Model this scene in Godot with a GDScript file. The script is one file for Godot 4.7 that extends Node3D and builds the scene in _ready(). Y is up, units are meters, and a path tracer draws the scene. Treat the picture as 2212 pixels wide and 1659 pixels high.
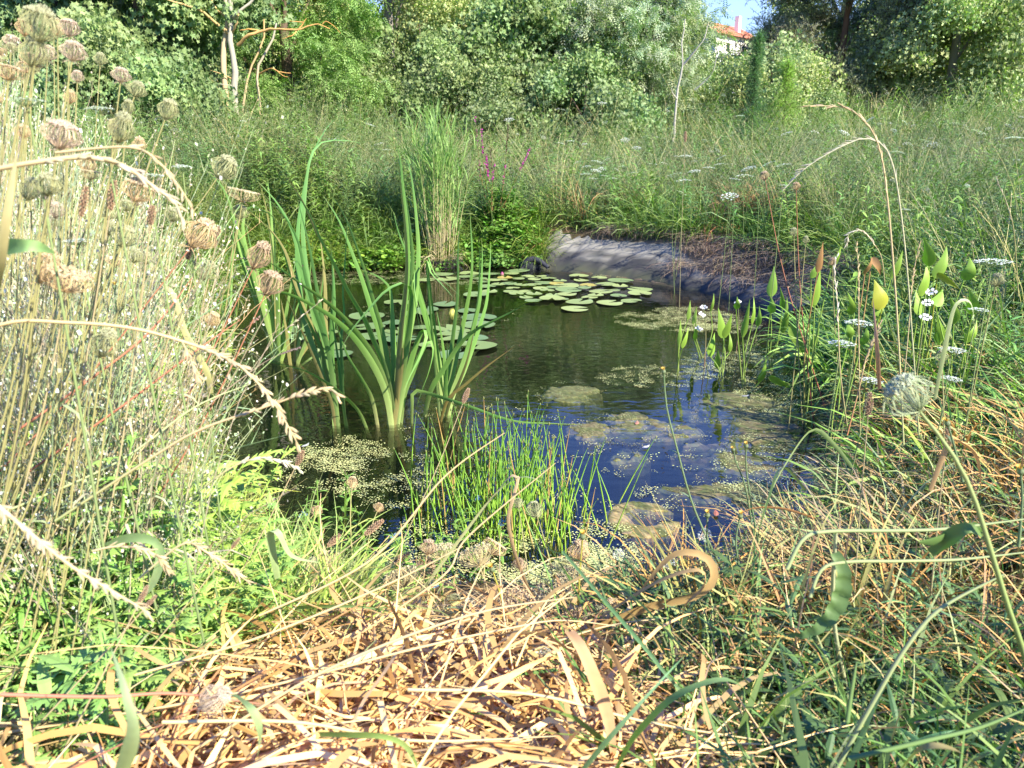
extends Node3D
# A small garden pond in late summer: liner bank, water lilies, cattails, reeds, wild carrots, meadow, trees, a house on the hill.

const EYE := Vector3(0.0, 1.25, 0.0)
const PITCH := 0.30543   # 17.5 degrees down
var rng := RandomNumberGenerator.new()
var taken := {}
var shore := PackedVector2Array()
var lump := FastNoiseLite.new()
var fine := FastNoiseLite.new()
var leaf_mat: StandardMaterial3D
var dry_mat: StandardMaterial3D
var wood_mat: StandardMaterial3D
var pad_mat: StandardMaterial3D
var plain_mat: StandardMaterial3D
var lush_mat: StandardMaterial3D

# ---------------------------------------------------------------- shapes
class Geo:
	var v := PackedVector3Array()
	var c := PackedColorArray()
	var ix := PackedInt32Array()

	func tri(a: Vector3, b: Vector3, d: Vector3, col: Color) -> void:
		var k := v.size()
		v.append(a); v.append(b); v.append(d)
		c.append(col); c.append(col); c.append(col)
		ix.append(k); ix.append(k + 1); ix.append(k + 2)

	func quad(a: Vector3, b: Vector3, d: Vector3, e: Vector3, col: Color) -> void:
		tri(a, b, d, col)
		tri(a, d, e, col)

	# a blade along pts; half widths w; fold lifts both edges (a keel); twist turns it along its length
	func ribbon(pts: PackedVector3Array, w: PackedFloat32Array, side: Vector3, cols: PackedColorArray, fold := 0.0, twist := 0.0) -> void:
		var n := pts.size()
		var s := side
		var k := v.size()
		var rows := 3 if fold != 0.0 else 2
		for i in n:
			var t := (pts[mini(i + 1, n - 1)] - pts[maxi(i - 1, 0)]).normalized()
			s = (s - t * s.dot(t)).normalized()
			var q := s.rotated(t, twist * i / (n - 1)) if twist != 0.0 else s
			var f := float(i) / (n - 1) * (cols.size() - 1)
			var j := mini(int(f), cols.size() - 2)
			var col := cols[j].lerp(cols[j + 1], f - j)
			var up := t.cross(q) * (fold * w[i])
			v.append(pts[i] - q * w[i] + up); c.append(col)
			if rows == 3:
				v.append(pts[i]); c.append(col.darkened(0.12))
			v.append(pts[i] + q * w[i] + up); c.append(col)
		for i in n - 1:
			var a := k + i * rows
			for j in rows - 1:
				ix.append(a + j); ix.append(a + j + 1); ix.append(a + j + rows + 1)
				ix.append(a + j); ix.append(a + j + rows + 1); ix.append(a + j + rows)

	func tube(pts: PackedVector3Array, r: PackedFloat32Array, sides: int, cols: PackedColorArray, capped := false) -> void:
		var n := pts.size()
		var t0 := (pts[1] - pts[0]).normalized()
		var s := t0.cross(Vector3.UP if absf(t0.y) < 0.9 else Vector3.RIGHT).normalized()
		var k := v.size()
		for i in n:
			var t := (pts[mini(i + 1, n - 1)] - pts[maxi(i - 1, 0)]).normalized()
			s = (s - t * s.dot(t)).normalized()
			var b := t.cross(s)
			var f := float(i) / (n - 1) * (cols.size() - 1)
			var j := mini(int(f), cols.size() - 2)
			var col := cols[j].lerp(cols[j + 1], f - j)
			for m in sides:
				var a := TAU * m / sides
				v.append(pts[i] + (s * cos(a) + b * sin(a)) * r[i]); c.append(col)
		for i in n - 1:
			for m in sides:
				var a := k + i * sides + m
				var b2 := k + i * sides + (m + 1) % sides
				ix.append(a); ix.append(a + sides); ix.append(b2 + sides)
				ix.append(a); ix.append(b2 + sides); ix.append(b2)
		if capped:
			for e in [0, n - 1]:
				var q := v.size()
				v.append(pts[e]); c.append(cols[0] if e == 0 else cols[cols.size() - 1])
				for m in sides:
					var a: int = k + e * sides + m
					var b3: int = k + e * sides + (m + 1) % sides
					if e == 0:
						ix.append(q); ix.append(a); ix.append(b3)
					else:
						ix.append(q); ix.append(b3); ix.append(a)

	# a seed, knob or bud: long axis along dir
	func grain(at: Vector3, dir: Vector3, length: float, r: float, sides: int, col: Color) -> void:
		var d := dir.normalized()
		tube(PackedVector3Array([at, at + d * length * 0.3, at + d * length * 0.7, at + d * length]), PackedFloat32Array([r * 0.25, r, r * 0.8, r * 0.06]), sides, PackedColorArray([col.darkened(0.15), col, col.lightened(0.08)]))

	func blob(at: Vector3, r: Vector3, seg: int, rings: int, col: Color) -> void:
		var k := v.size()
		for i in rings + 1:
			var th := PI * i / rings
			for j in seg:
				var ph := TAU * j / seg
				v.append(at + Vector3(sin(th) * cos(ph) * r.x, cos(th) * r.y, sin(th) * sin(ph) * r.z)); c.append(col)
		for i in rings:
			for j in seg:
				var a := k + i * seg + j
				var b := k + i * seg + (j + 1) % seg
				ix.append(a); ix.append(b); ix.append(b + seg)
				ix.append(a); ix.append(b + seg); ix.append(a + seg)

	func box(lo: Vector3, hi: Vector3, col: Color) -> void:
		var p := []
		for i in 8:
			p.append(Vector3(hi.x if i & 1 else lo.x, hi.y if i & 2 else lo.y, hi.z if i & 4 else lo.z))
		for q in [[0, 1, 3, 2], [5, 4, 6, 7], [4, 0, 2, 6], [1, 5, 7, 3], [2, 3, 7, 6], [4, 5, 1, 0]]:
			quad(p[q[0]], p[q[3]], p[q[2]], p[q[1]], col)

	func add(o: Geo, x: Transform3D, tint := Color.WHITE) -> void:
		var k := v.size()
		v.append_array(x * o.v)
		if tint == Color.WHITE:
			c.append_array(o.c)
		else:
			for q in o.c:
				c.append(q * tint)
		for i in o.ix:
			ix.append(i + k)

	func mesh(smooth := false) -> ArrayMesh:
		var arr := []
		arr.resize(Mesh.ARRAY_MAX)
		arr[Mesh.ARRAY_VERTEX] = v
		arr[Mesh.ARRAY_COLOR] = c
		arr[Mesh.ARRAY_INDEX] = ix
		if smooth:
			var nn := PackedVector3Array()
			nn.resize(v.size())
			for i in range(0, ix.size(), 3):
				var f := (v[ix[i + 2]] - v[ix[i]]).cross(v[ix[i + 1]] - v[ix[i]])
				nn[ix[i]] += f; nn[ix[i + 1]] += f; nn[ix[i + 2]] += f
			for i in nn.size():
				nn[i] = nn[i].normalized() if nn[i].length_squared() > 1e-20 else Vector3.UP
			arr[Mesh.ARRAY_NORMAL] = nn
		var m := ArrayMesh.new()
		m.add_surface_from_arrays(Mesh.PRIMITIVE_TRIANGLES, arr)
		return m

# ---------------------------------------------------------------- scene helpers
func numbered(called: String) -> String:
	taken[called] = taken.get(called, -1) + 1
	return called if taken[called] == 0 else "%s_%03d" % [called, taken[called]]

func tag(o: Node3D, label: String, category := "", group := "", kind := "") -> Node3D:
	if label: o.set_meta("label", label)
	if category: o.set_meta("category", category)
	if group: o.set_meta("group", group)
	if kind: o.set_meta("kind", kind)
	return o

func thing(called: String, label: String, category: String, where := Vector3.ZERO, group := "") -> Node3D:
	var o := Node3D.new()
	o.name = numbered(called)
	add_child(o)
	o.position = where
	return tag(o, label, category, group)

func part(called: String, m: Mesh, mat: Material, parent: Node3D, x := Transform3D()) -> MeshInstance3D:
	var o := MeshInstance3D.new()
	o.name = called if parent != self else numbered(called)
	o.mesh = m
	o.material_override = mat
	o.transform = x
	parent.add_child(o, true)
	return o

func another(o: Node3D, called: String, label: String, x: Transform3D) -> Node3D:
	var q: Node3D = o.duplicate()
	q.name = numbered(called)
	add_child(q)
	q.transform = x
	q.set_meta("label", label)
	return q

# instanced copies of several mesh variants, as one object that nobody could count
func stuff(called: String, label: String, category: String, meshes: Array, mat: Material, xs: Array, tints: PackedColorArray, parent: Node3D = null, piece := "tuft") -> Node3D:
	var top := parent
	if parent == null:
		top = thing(called, label, category)
		top.set_meta("kind", "stuff")
	var n := meshes.size()
	for k in n:
		var count := 0
		for i in range(k, xs.size(), n): count += 1
		if count == 0: continue
		var mm := MultiMesh.new()
		mm.transform_format = MultiMesh.TRANSFORM_3D
		mm.use_colors = true
		mm.mesh = meshes[k]
		mm.instance_count = count
		var j := 0
		for i in range(k, xs.size(), n):
			mm.set_instance_transform(j, xs[i])
			mm.set_instance_color(j, tints[i])
			j += 1
		var o := MultiMeshInstance3D.new()
		o.name = called if parent != null else piece
		o.multimesh = mm
		o.material_override = mat
		o.set_meta("kind", "stuff")
		top.add_child(o, true)
	return top

func surface(rough: float, back := Color.BLACK, spec := 0.5) -> StandardMaterial3D:
	var m := StandardMaterial3D.new()
	m.vertex_color_use_as_albedo = true
	m.roughness = rough
	m.metallic_specular = spec
	m.cull_mode = BaseMaterial3D.CULL_DISABLED
	if back != Color.BLACK:
		m.backlight_enabled = true
		m.backlight = back
	return m

# a direction of sight of the photograph (measured on a 2212 x 1659 copy), followed to a distance in metres ahead
func at(px: float, py: float, ahead: float) -> Vector3:
	var x := (px - 1106.0) / 1598.0
	var y := (829.5 - py) / 1598.0
	var d := Vector3(x, y * cos(PITCH) - sin(PITCH), -(cos(PITCH) + y * sin(PITCH)))
	return EYE + d * (ahead / -d.z)

# the same, followed down to a level
func on(px: float, py: float, level := 0.0) -> Vector3:
	var a := at(px, py, 1.0) - EYE
	return EYE + a * ((level - EYE.y) / a.y)

func rnd(a: float, b: float) -> float:
	return rng.randf_range(a, b)

func tone(c: Color, by: float) -> Color:
	var f := 1.0 + rnd(-by, by)
	return Color(c.r * f * (1.0 + rnd(-by, by) * 0.35), c.g * f, c.b * f * (1.0 + rnd(-by, by) * 0.4))

# points of a stem that starts along dir and sags
func sag(from: Vector3, dir: Vector3, length: float, droop: float, n: int, wobble := 0.0) -> PackedVector3Array:
	var p := PackedVector3Array([from])
	var d := dir.normalized()
	var here := from
	for i in n:
		var axis := d.cross(Vector3.DOWN)
		if axis.length() > 0.01:
			d = d.rotated(axis.normalized(), minf(droop / n * (0.5 + float(i) / n), 0.6))
		if wobble > 0.0:
			d = (d + Vector3(rnd(-1, 1), rnd(-1, 1), rnd(-1, 1)) * wobble).normalized()
		here += d * length / n
		p.append(here)
	return p

# a smooth line through given points
func smooth(p: Array, n: int) -> PackedVector3Array:
	var c := Curve3D.new()
	c.bake_interval = 0.01
	for i in p.size():
		var h: Vector3 = (p[mini(i + 1, p.size() - 1)] - p[maxi(i - 1, 0)]) / 6.0
		c.add_point(p[i], -h, h)
	var out := PackedVector3Array()
	for i in n + 1:
		out.append(c.sample_baked(c.get_baked_length() * i / n))
	return out

func taper(n: int, root: float, mid: float, tip: float, at_mid := 0.4) -> PackedFloat32Array:
	var w := PackedFloat32Array()
	for i in n:
		var f := float(i) / (n - 1)
		w.append(lerpf(root, mid, f / at_mid) if f < at_mid else lerpf(mid, tip, pow((f - at_mid) / (1.0 - at_mid), 1.4)))
	return w

func turned(where: Vector3, yaw: float, size: Vector3, tilt := 0.0) -> Transform3D:
	var b := Basis(Vector3.UP, yaw)
	if tilt != 0.0:
		var a := rnd(0, TAU)
		b = Basis(Vector3(cos(a), 0, sin(a)), rnd(0, tilt)) * b
	return Transform3D(b.scaled_local(size), where)

# ---------------------------------------------------------------- the ground
func from_shore(x: float, z: float) -> float:
	if z < -14.0 or absf(x) > 8.0 or z > 3.0:
		return 4.0
	var p := Vector2(x, z)
	var best := 1e9
	for i in shore.size():
		var q := Geometry2D.get_closest_point_to_segment(p, shore[i], shore[(i + 1) % shore.size()])
		best = minf(best, p.distance_squared_to(q))
	best = sqrt(best)
	return -best if Geometry2D.is_point_in_polygon(p, shore) else best

func ground(x: float, z: float, d := 99.0) -> float:
	if d > 90.0:
		d = from_shore(x, z)
	if d < 0.0:
		return -0.02 - 0.55 * smoothstep(0.0, 1.1, -d)
	var far := smoothstep(-5.0, -8.0, z)
	var h := lerpf(0.14, 0.36, far) * smoothstep(-0.03, lerpf(0.9, 0.75, far), d)
	h += 0.30 * smoothstep(-1.0, -3.2, x) * smoothstep(0.05, 1.2, d) + 0.2 * smoothstep(1.6, 4.5, x) * smoothstep(0.1, 1.5, d)
	h += 0.75 * smoothstep(-9.0, -18.0, z) + maxf(0.0, -z - 17.0) * 0.118 * smoothstep(-17.0, -30.0, z)
	h += maxf(0.0, x) * maxf(0.0, -z - 9.0) * 0.0028 * smoothstep(60.0, 20.0, -z)
	h += lump.get_noise_2d(x * 6.0, z * 6.0) * 0.06 * smoothstep(0.1, 0.8, d)
	return h + 0.012

func in_sight(x: float, z: float, margin := 0.6) -> bool:
	return z < -0.25 and absf(x) < -z * 0.80 + margin

# ---------------------------------------------------------------- plants that are scattered
# a tuft of blades: count, length, half width, lean outwards, sag, colours root to tip
func tuft(n: int, lo: float, hi: float, half: float, lean: float, droop: float, root: Color, tip: Color, spread: float, by := 0.25, seg := 4) -> Geo:
	var g := Geo.new()
	for i in n:
		var a := rnd(0, TAU)
		var out := Vector3(cos(a), 0, sin(a))
		var dir := (Vector3.UP + out * rnd(0.02, lean)).normalized()
		var l := rnd(lo, hi)
		var p := sag(out * rnd(0, spread), dir, l, droop * rnd(0.3, 1.5), seg, 0.05)
		var w := half * rnd(0.6, 1.3)
		g.ribbon(p, taper(seg + 1, w * 0.7, w, w * 0.08, 0.4), out.cross(Vector3.UP), PackedColorArray([tone(root, by), tone(tip, by)]), 0.0, rnd(-1.6, 1.6))
	return g

# dead, curled, tangled leaves with a few lying stalks
func straw(n: int, root: Color, tip: Color, half: float) -> Geo:
	var g := Geo.new()
	for i in n:
		var a := rnd(0, TAU)
		var out := Vector3(cos(a), rnd(-0.1, 0.55), sin(a))
		var p := sag(Vector3(rnd(-0.1, 0.1), rnd(0.0, 0.06), rnd(-0.1, 0.1)), out, rnd(0.10, 0.40), rnd(0.6, 5.0), 7, 0.26)
		var w := half * rnd(0.5, 1.3)
		var col := tone(root.lerp(tip, rng.randf()), 0.3)
		g.ribbon(p, taper(8, w * 0.6, w, w * 0.12, 0.45), Vector3(-sin(a), 0.2, cos(a)), PackedColorArray([col, tone(col, 0.2)]), 0.0, rnd(-3.5, 3.5))
	for i in 3:
		var a := rnd(0, TAU)
		var p := sag(Vector3(rnd(-0.15, 0.15), rnd(0.03, 0.1), rnd(-0.15, 0.15)), Vector3(cos(a), rnd(-0.05, 0.2), sin(a)), rnd(0.2, 0.45), rnd(0.3, 1.2), 4, 0.07)
		g.tube(p, PackedFloat32Array([0.0014, 0.0013, 0.0012, 0.001, 0.0005]), 3, PackedColorArray([tone(tip, 0.15), tone(tip, 0.15)]))
	return g

# thin branching stalks with specks of flower and seed
func tangle(n: int, lo: float, hi: float, stem: Color, speck: Color, specks: int) -> Geo:
	var g := Geo.new()
	for i in n:
		var a := rnd(0, TAU)
		var out := Vector3(cos(a), 0, sin(a))
		var l := rnd(lo, hi)
		var p := sag(out * rnd(0, 0.1), Vector3.UP + out * rnd(0.05, 0.5), l, rnd(0.1, 0.8), 5, 0.07)
		var col := tone(stem, 0.3)
		g.tube(p, PackedFloat32Array([0.0021, 0.002, 0.0017, 0.0014, 0.0011, 0.0006]), 3, PackedColorArray([col, tone(stem, 0.3)]))
		for k in specks:
			var f := rnd(0.3, 1.0)
			var j := mini(int(f * 5), 4)
			var q := p[j].lerp(p[j + 1], f * 5 - j)
			var b := Vector3(rnd(-1, 1), rnd(0.1, 1.2), rnd(-1, 1)).normalized()
			var e := q + b * rnd(0.02, 0.09)
			g.tri(q - b.cross(Vector3.UP) * 0.0008, e, q + b.cross(Vector3.UP) * 0.0008, col)
			var s := rnd(0.0022, 0.0052)
			var r1 := Vector3(rnd(-1, 1), rnd(-1, 1), rnd(-1, 1)).normalized() * s
			var r2 := r1.cross(Vector3(rnd(-1, 1), rnd(-1, 1), rnd(-1, 1)).normalized())
			var sc := tone(speck, 0.25) if rng.randf() < 0.4 else tone(stem, 0.3).lightened(0.12)
			g.quad(e - r1, e + r2, e + r1, e - r2, sc)
		for k in 4:
			var f := rnd(0.05, 0.7)
			var j := mini(int(f * 5), 4)
			var b := Vector3(rnd(-1, 1), rnd(0.3, 1.0), rnd(-1, 1)).normalized()
			var lp := sag(p[j], b, rnd(0.06, 0.16), 1.2, 3)
			g.ribbon(lp, PackedFloat32Array([0.001, 0.004, 0.003, 0.0004]), b.cross(Vector3.UP), PackedColorArray([col, tone(stem, 0.25)]))
	return g

# an upright weed with lance leaves, some of them lobed
func weed(h: float, n: int, leaf: float, half: float, col: Color, lobed := false) -> Geo:
	var g := Geo.new()
	var lean := Vector3(rnd(-0.25, 0.25), 1, rnd(-0.25, 0.25))
	var p := sag(Vector3.ZERO, lean, h, 0.2, 5, 0.04)
	g.tube(p, PackedFloat32Array([0.004, 0.0037, 0.0033, 0.0028, 0.002, 0.001]), 4, PackedColorArray([tone(col, 0.1).darkened(0.2), col]))
	for i in n:
		var f := 0.12 + 0.88 * i / n
		var j := mini(int(f * 5), 4)
		var q := p[j].lerp(p[j + 1], f * 5 - j)
		var a := i * 2.4 + rnd(-0.4, 0.4)
		var out := Vector3(cos(a), rnd(0.25, 0.9), sin(a))
		var l := leaf * (1.15 - 0.6 * f) * rnd(0.75, 1.2)
		var side := Vector3(-sin(a), 0, cos(a))
		var lp := sag(q, out, l, rnd(0.5, 1.6), 5)
		var w := half * (1.1 - 0.5 * f)
		var lc := tone(col, 0.2)
		g.ribbon(lp, PackedFloat32Array([w * 0.2, w * 0.8, w, w * 0.8, w * 0.45, w * 0.03]), side, PackedColorArray([lc, tone(lc, 0.1)]), 0.25)
		if lobed:
			for s in [-1.0, 1.0]:
				for k in [1, 2, 3]:
					var d: Vector3 = (side * s + (lp[k + 1] - lp[k]).normalized() * 0.9).normalized()
					var e: Vector3 = sag(lp[k], d, l * (0.42 - 0.07 * k), 0.5, 2)[2]
					var m: Vector3 = (lp[k] + e) / 2
					var up: Vector3 = d.cross(Vector3.UP).normalized() * w * 0.42
					g.quad(lp[k], m + up, e, m - up, tone(lc, 0.12))
	return g

# low round-leaved cover
func cover(n: int, r: float, size: float, col: Color) -> Geo:
	var g := Geo.new()
	for i in n:
		var a := rnd(0, TAU)
		var q := Vector3(cos(a), 0, sin(a)) * sqrt(rng.randf()) * r + Vector3.UP * rnd(0.02, 0.12)
		var up := Vector3(rnd(-0.6, 0.6), 1, rnd(-0.6, 0.6)).normalized()
		var u := up.cross(Vector3(cos(a), 0, sin(a))).normalized()
		var w := up.cross(u)
		var s := size * rnd(0.6, 1.3)
		var lc := tone(col, 0.3)
		var k := g.v.size()
		g.v.append(q); g.c.append(lc)
		for m in 6:
			var b := TAU * m / 6
			g.v.append(q + (u * cos(b) + w * sin(b)) * s * (1.0 if m % 3 else 1.25) + up * s * 0.2); g.c.append(tone(lc, 0.08))
		for m in 6:
			g.ix.append(k); g.ix.append(k + 1 + m); g.ix.append(k + 1 + (m + 1) % 6)
	return g

# a meadow stalk of grass: culm, narrow leaves and a loose head
func meadow_stalks(n: int, lo: float, hi: float, stem: Color, head: Color) -> Geo:
	var g := Geo.new()
	for i in n:
		var a := rnd(0, TAU)
		var out := Vector3(cos(a), 0, sin(a))
		var l := rnd(lo, hi)
		var p := sag(out * rnd(0, 0.09), Vector3.UP + out * rnd(0.02, 0.35), l, rnd(0.1, 1.0), 6, 0.03)
		g.tube(p, PackedFloat32Array([0.0018, 0.0017, 0.0015, 0.0013, 0.0011, 0.0009, 0.0005]), 3, PackedColorArray([tone(stem, 0.25), tone(head, 0.2)]))
		for k in 9:
			var f := rnd(4.6, 5.95)
			var j := int(f)
			var q := p[j].lerp(p[j + 1], f - j)
			var d := (p[j + 1] - p[j]).normalized() + Vector3(rnd(-1, 1), rnd(-1, 1), rnd(-1, 1)) * 0.45
			g.grain(q, d, rnd(0.008, 0.016), 0.0018, 3, tone(head, 0.25))
	return g

# sprays of tree leaves
func spray(kind: String, col: Color) -> ArrayMesh:
	var g := Geo.new()
	var twig := Color(0.10, 0.075, 0.05)
	if kind == "lobed":
		for i in 34:
			var q := Vector3(rnd(-0.25, 0.25), rnd(-0.2, 0.2), rnd(-0.25, 0.25))
			var down := Vector3(rnd(-0.6, 0.6), -1, rnd(-0.6, 0.6)).normalized()
			var out := Vector3(rnd(-1, 1), rnd(-0.2, 0.9), rnd(-1, 1)).normalized()
			var u := down.cross(out).normalized()
			var s := rnd(0.026, 0.048)
			var lc := tone(col, 0.22)
			var rim := PackedVector3Array()
			for m in 9:
				var b := -2.3 + 4.6 * m / 8.0
				rim.append(q + (down * cos(b) + u * sin(b)) * s * (1.35 if m % 2 == 0 else 0.72) + out * s * 0.22 * absf(sin(b)))
			for m in 8:
				g.tri(q - down * s * 0.25, rim[m], rim[m + 1], lc)
	elif kind == "feather":
		for i in 7:
			var d := Vector3(rnd(-1, 1), rnd(-0.5, 0.7), rnd(-1, 1)).normalized()
			var p := sag(Vector3(rnd(-0.1, 0.1), rnd(-0.1, 0.1), rnd(-0.1, 0.1)), d, rnd(0.2, 0.3), 1.2, 6)
			var lc := tone(col, 0.22)
			for k in range(1, 7):
				var t := (p[k] - p[k - 1]).normalized()
				var s := t.cross(Vector3.UP).normalized()
				for w in ([-1.0, 1.0] if k < 6 else [0.0]):
					var e: Vector3 = (s * w + t * (0.45 if k < 6 else 1.0) + Vector3.DOWN * 0.25).normalized() * rnd(0.05, 0.07)
					var m: Vector3 = p[k] + e * 0.5
					var up: Vector3 = t.lerp(s, absf(1.0 - absf(w))).normalized() * 0.013
					g.quad(p[k], m + up, p[k] + e, m - up, tone(lc, 0.1))
	elif kind == "small":
		for i in 46:
			var q := Vector3(rnd(-0.24, 0.24), rnd(-0.2, 0.2), rnd(-0.24, 0.24))
			var d := Vector3(rnd(-1, 1), rnd(-1.1, 0.4), rnd(-1, 1)).normalized()
			var e := d * rnd(0.045, 0.075)
			var up := d.cross(Vector3(rnd(-1, 1), rnd(-1, 1), rnd(-1, 1))).normalized() * rnd(0.015, 0.024)
			g.quad(q, q + e * 0.45 + up, q + e, q + e * 0.45 - up, tone(col, 0.28))
	elif kind == "needle":
		for i in 6:
			var d := Vector3(rnd(-1, 1), rnd(-0.2, 0.9), rnd(-1, 1)).normalized()
			var p := sag(Vector3.ZERO, d, rnd(0.2, 0.34), 0.4, 4)
			for k in 22:
				var f := rnd(0.1, 3.99)
				var q := p[int(f)].lerp(p[int(f) + 1], f - int(f))
				var e := (d * 0.8 + Vector3(rnd(-1, 1), rnd(-1, 1), rnd(-1, 1))).normalized() * rnd(0.04, 0.07)
				var up := e.cross(Vector3.UP).normalized() * 0.0042
				g.tri(q - up, q + e, q + up, tone(col, 0.2))
			g.tube(p, PackedFloat32Array([0.005, 0.004, 0.003, 0.002, 0.001]), 3, PackedColorArray([twig, twig]))
	return g.mesh()

# ---------------------------------------------------------------- trees
func tree(called: String, label: String, base: Vector3, h: float, low: float, rx: float, sprays: Array, n: int, tint: Color, bark: Color, tr: float, clumps := 34, loose := 0.5, size := 1.0) -> Node3D:
	var o := thing(called, label, "shrub" if "shrub" in called or "bush" in called else "tree", base, "")
	var mid := Vector3(0, (h + low) / 2, 0)
	var ry := (h - low) / 2
	var g := Geo.new()
	var lean := Vector3(rnd(-0.5, 0.5), 0, rnd(-0.3, 0.3)) * 0.08 * h
	var p := smooth([Vector3(0, -0.2, 0), Vector3(0, h * 0.3, 0) + lean * 0.2, Vector3(0, h * 0.6, 0) + lean * 0.7, Vector3(0, h * 0.92, 0) + lean], 10)
	g.tube(p, taper(11, tr * 1.25, tr * 0.8, tr * 0.08, 0.3), 8, PackedColorArray([tone(bark, 0.1), bark, bark]))
	part("trunk", g.mesh(true), wood_mat, o)
	var xs := []
	var tints := PackedColorArray()
	for k in clumps:
		var d := Vector3(rnd(-1, 1), rnd(-1, 1), rnd(-1, 1))
		while d.length() > 1.0 or d.length() < 0.35:
			d = Vector3(rnd(-1, 1), rnd(-1, 1), rnd(-1, 1))
		d = d.normalized() * pow(d.length(), 0.6)
		# a crown is fullest a little below its middle and narrows upwards
		var narrow := 1.0 - 0.35 * maxf(0.0, d.y)
		var q := mid + lean * 0.6 + Vector3(d.x * rx * narrow, d.y * ry, d.z * rx * narrow)
		if k < 9:
			var lg := Geo.new()
			var from := p[clampi(int(q.y / h * 10) - 2, 1, 8)]
			var lp := smooth([from, from.lerp(q, 0.5) + Vector3(rnd(-0.1, 0.1), rnd(0.0, 0.25), rnd(-0.1, 0.1)) * rx * 0.5, q], 6)
			lg.tube(lp, taper(7, tr * 0.4, tr * 0.25, tr * 0.06, 0.4), 5, PackedColorArray([bark, tone(bark, 0.15)]))
			part("limb", lg.mesh(true), wood_mat, o)
		var ct := tone(tint, 0.22)
		var r := loose * rnd(0.7, 1.35)
		for i in n / clumps:
			var w := Vector3(rng.randfn(), rng.randfn() * 0.75, rng.randfn()) * r * 0.55
			xs.append(turned(q + w, rnd(0, TAU), Vector3.ONE * rnd(0.7, 1.3) * size, 0.7))
			tints.append(tone(ct, 0.14))
	stuff("crown", "", "", sprays, leaf_mat, xs, tints, o)
	return o

# bare wood along given points
func limb(o: Node3D, called: String, pts: Array, r0: float, r1: float, c0: Color, c1: Color, n := 10, sides := 6) -> void:
	var g := Geo.new()
	var p := smooth(pts, n)
	for i in range(1, n):
		p[i] += Vector3(rnd(-1, 1), rnd(-1, 1), rnd(-1, 1)) * r0 * 0.35
	var w := PackedFloat32Array()
	for i in n + 1: w.append(lerpf(r0, r1, float(i) / n) * rnd(0.88, 1.12))
	g.tube(p, w, sides, PackedColorArray([c0, tone(c0.lerp(c1, 0.5), 0.15), c1]))
	part(called, g.mesh(true), wood_mat, o)

# ---------------------------------------------------------------- wild carrots
# the dry head folded like a nest; open 0 = shut, 1 = flat
func nest(open: float, rays: int, size: float, col: Color, dense := 10) -> Geo:
	var g := Geo.new()
	for i in rays:
		var f := sqrt((i + 0.5) / rays)
		var a := i * 2.39996 + rnd(-0.15, 0.15)
		var out := Vector3(cos(a), 0, sin(a))
		var wide := size * (0.5 + 0.35 * open) * f
		var high := size * (0.95 - 0.35 * open) * (1.0 - 0.25 * f * (1.0 - open))
		var inward := (1.0 - open) * 0.55 * f
		var tip := out * wide * (1.0 - inward) + Vector3.UP * high
		var p := smooth([Vector3.ZERO, out * wide * 0.55 + Vector3.UP * high * 0.22, out * wide * 1.04 + Vector3.UP * high * 0.6, tip], 6)
		var cc := tone(col, 0.22)
		var r := size * 0.011
		g.tube(p, PackedFloat32Array([r * 1.2, r, r, r, r * 0.9, r * 0.8, r * 0.7]), 3, PackedColorArray([tone(col, 0.1), cc]))
		for k in dense:
			var e := (tip - p[5]).normalized() * 0.7 + Vector3(rnd(-1, 1), rnd(-0.6, 1), rnd(-1, 1)) * 0.9
			g.grain(tip, e, size * rnd(0.06, 0.13), size * 0.014, 3, tone(col.lightened(0.06), 0.25))
	# the bracts below
	for i in 9:
		var a := TAU * i / 9 + rnd(-0.2, 0.2)
		var p := sag(Vector3.ZERO, Vector3(cos(a), rnd(-0.2, 0.3), sin(a)), size * rnd(0.3, 0.5), 0.8, 3)
		g.ribbon(p, PackedFloat32Array([size * 0.012, size * 0.01, size * 0.007, size * 0.002]), Vector3.UP, PackedColorArray([col, col]))
	return g

# the flat white flower head
func umbel(size: float, stem: Color, rays := 26, petals := 9) -> Geo:
	var g := Geo.new()
	var white := Color(0.78, 0.79, 0.74)
	for i in rays:
		var f := sqrt((i + 0.5) / rays)
		var a := i * 2.39996
		var tip := Vector3(cos(a) * f, 0.36 + 0.2 * (1.0 - f * f) + rnd(-0.03, 0.03), sin(a) * f) * size
		g.tube(PackedVector3Array([Vector3.ZERO, tip * Vector3(0.6, 0.45, 0.6), tip]), PackedFloat32Array([size * 0.016, size * 0.013, size * 0.01]), 3, PackedColorArray([stem, stem]))
		for k in petals:
			var b := rnd(0, TAU)
			var q := tip + Vector3(cos(b), 0, sin(b)) * size * sqrt(rng.randf()) * 0.15 + Vector3.UP * size * rnd(0.0, 0.045)
			var u := Vector3(rnd(-1, 1), rnd(-0.35, 0.35), rnd(-1, 1)).normalized() * size * 0.055
			var w := u.cross(Vector3(rnd(-0.3, 0.3), 1, rnd(-0.3, 0.3)).normalized())
			g.quad(q - u, q - w, q + u, q + w, tone(white, 0.08))
	return g

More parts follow.
